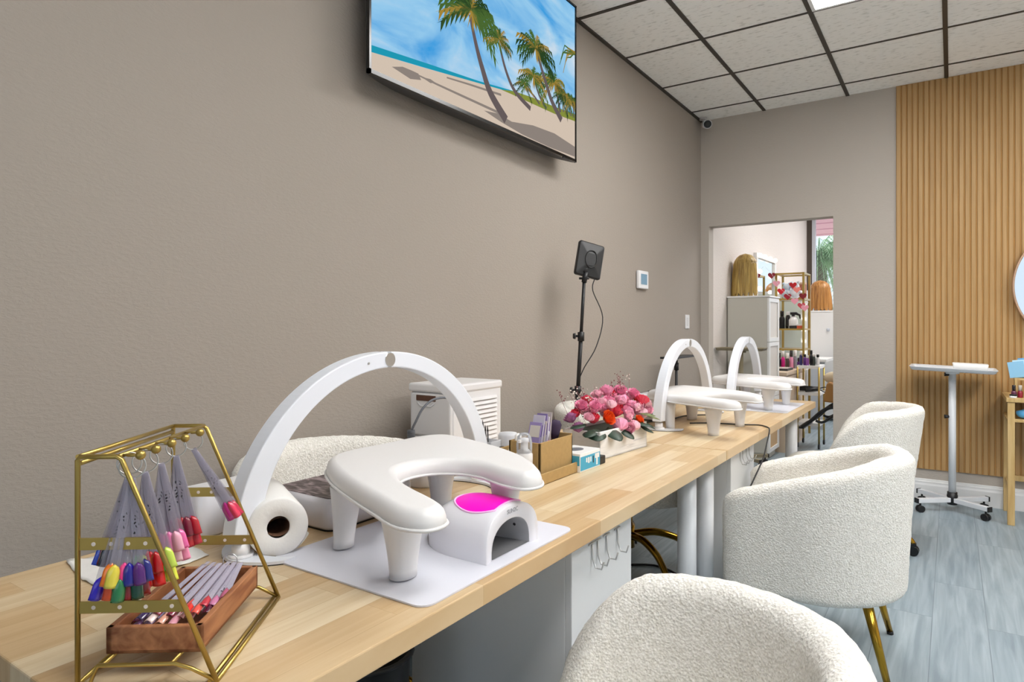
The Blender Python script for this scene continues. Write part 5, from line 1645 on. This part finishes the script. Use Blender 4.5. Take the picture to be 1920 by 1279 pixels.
for i, (n_, c, h) in enumerate(cl):
    bottle('hair_spray', '%s bottle on the white top of the gold cart' % n_, 'bottle', (.485 + .03 * i, 7.0 + .03 * (i % 2), .815), h, .016, colour(c), M['white'] if i % 2 == 0 else M['black'], .25, .6, 'bottles on the gold cart')
t = thing('hair_dryer', 'black hair tools with a looped lead on the lower tray of the gold cart', 'hair tool', (.56, 7.08, .55))
m = MB(); m.cyl((-.1, 0, .03), (.07, .02, .03), .028, .022, 14); m.cyl((-.03, -.1, .022), (.08, -.05, .03), .02, .018, 12); m.build('barrel', M['black'], t)
m = MB(); m.tube(catmull([(.07, .02, .03), (.13, 0, .05), (.19, -.04, .04), (.2, -.05, -.02), (.14, -.03, .0), (.09, 0, .02)], 6), .005, 6); m.build('lead', M['black'], t)
m = MB(); m.cyl((-.06, 0, .02), (-.05, .07, .02), .014, seg=10); m.build('handle', M['dark'], t)
t = thing('grey_desk', 'pale grey desk end beyond the gold cart', 'desk', (.5, 8.55, 0))
m = MB(); m.box(.13, .51, 8.3, 8.34, 0, .79); m.build('end_panel', colour('#c3c8cf', .45, 0), t, True)
m = MB(); m.box(.10, .53, 8.28, 8.95, .79, .82); m.build('desktop', M['white'], t, True, bevel=.002)
m = MB(); m.box(.13, .16, 8.34, 8.93, 0, .79); m.build('side_panel', colour('#c3c8cf', .45, 0), t, True)

# reclining chair partly behind the door jamb
t = thing('recliner_chair', 'tan and black reclining salon chair half hidden by the right door jamb', 'chair', (.98, 6.75, 0), .0)
m = MB(); m.sphere((.845, 6.6, .73), .095, 20, 12, 0, (1.0, .45, .6)); m.build('headrest', M['cream'], t, True)
m = MB()
bk = [(.79, .685), (.815, .70), (.9, .66), (1.0, .63), (1.0, .50), (.9, .505), (.76, .515)]
m.loft([[(x, 6.5, z) for x, z in bk], [(x, 6.95, z) for x, z in bk]], 0, False); m.build('backrest', M['tan'], t, True, bevel=.015)
m = MB(); m.box(.95, 1.5, 6.5, 6.95, .45, .55); m.build('seat', M['tan'], t, True, bevel=.02)
m = MB()
for y in (6.5, 6.93):
    m.tube(catmull([(.95, y, .47), (.83, y, .47), (.745, y, .42), (.66, y, .335), (.58, y, .27)], 5), .017, 8)
    m.tube(catmull([(.98, y, .46), (.86, y, .40), (.76, y, .33), (.70, y, .34)], 5), .012, 8)
m.box(.555, .6, 6.5, 6.95, .255, .275)
m.cyl((1.2, 6.72, .05), (1.2, 6.72, .45), .04, seg=16); m.build('frame', M['black'], t, True)
m = MB(); m.lathe([(.3, 0), (.3, .012), (.26, .03), (.05, .05)], (1.2, 6.72, 0), 32); m.build('base', M['steel'], t, True)

tray_stand((.218, 5.8, 0), .05, 'brown topped tray stand just inside the doorway, behind the farthest arch lamp', mat('bronze metal', '#8a7f66', .5), 1.005, 0.0, .40, .20, .017)
# stool just through the doorway, mostly below the table
t = thing('rolling_stool', 'grey rolling stool base on the floor beyond the far table', 'stool', (.20, 6.02, 0)) if False else None
t = thing('rolling_stool', 'low stool on black casters seen below the far tabletop', 'stool', (.27, 5.58, 0)) if False else None
m = MB(); o = rrect(.60, .85, 5.62, 5.84, .08, 6); m.prism(o, .0, .012); m.box(.7, .75, 5.70, 5.76, .012, .03)
tag(m.build('foot_pedal', M['grey'], bevel=.004), 'grey foot pedal on the floor just inside the doorway', 'pedal')
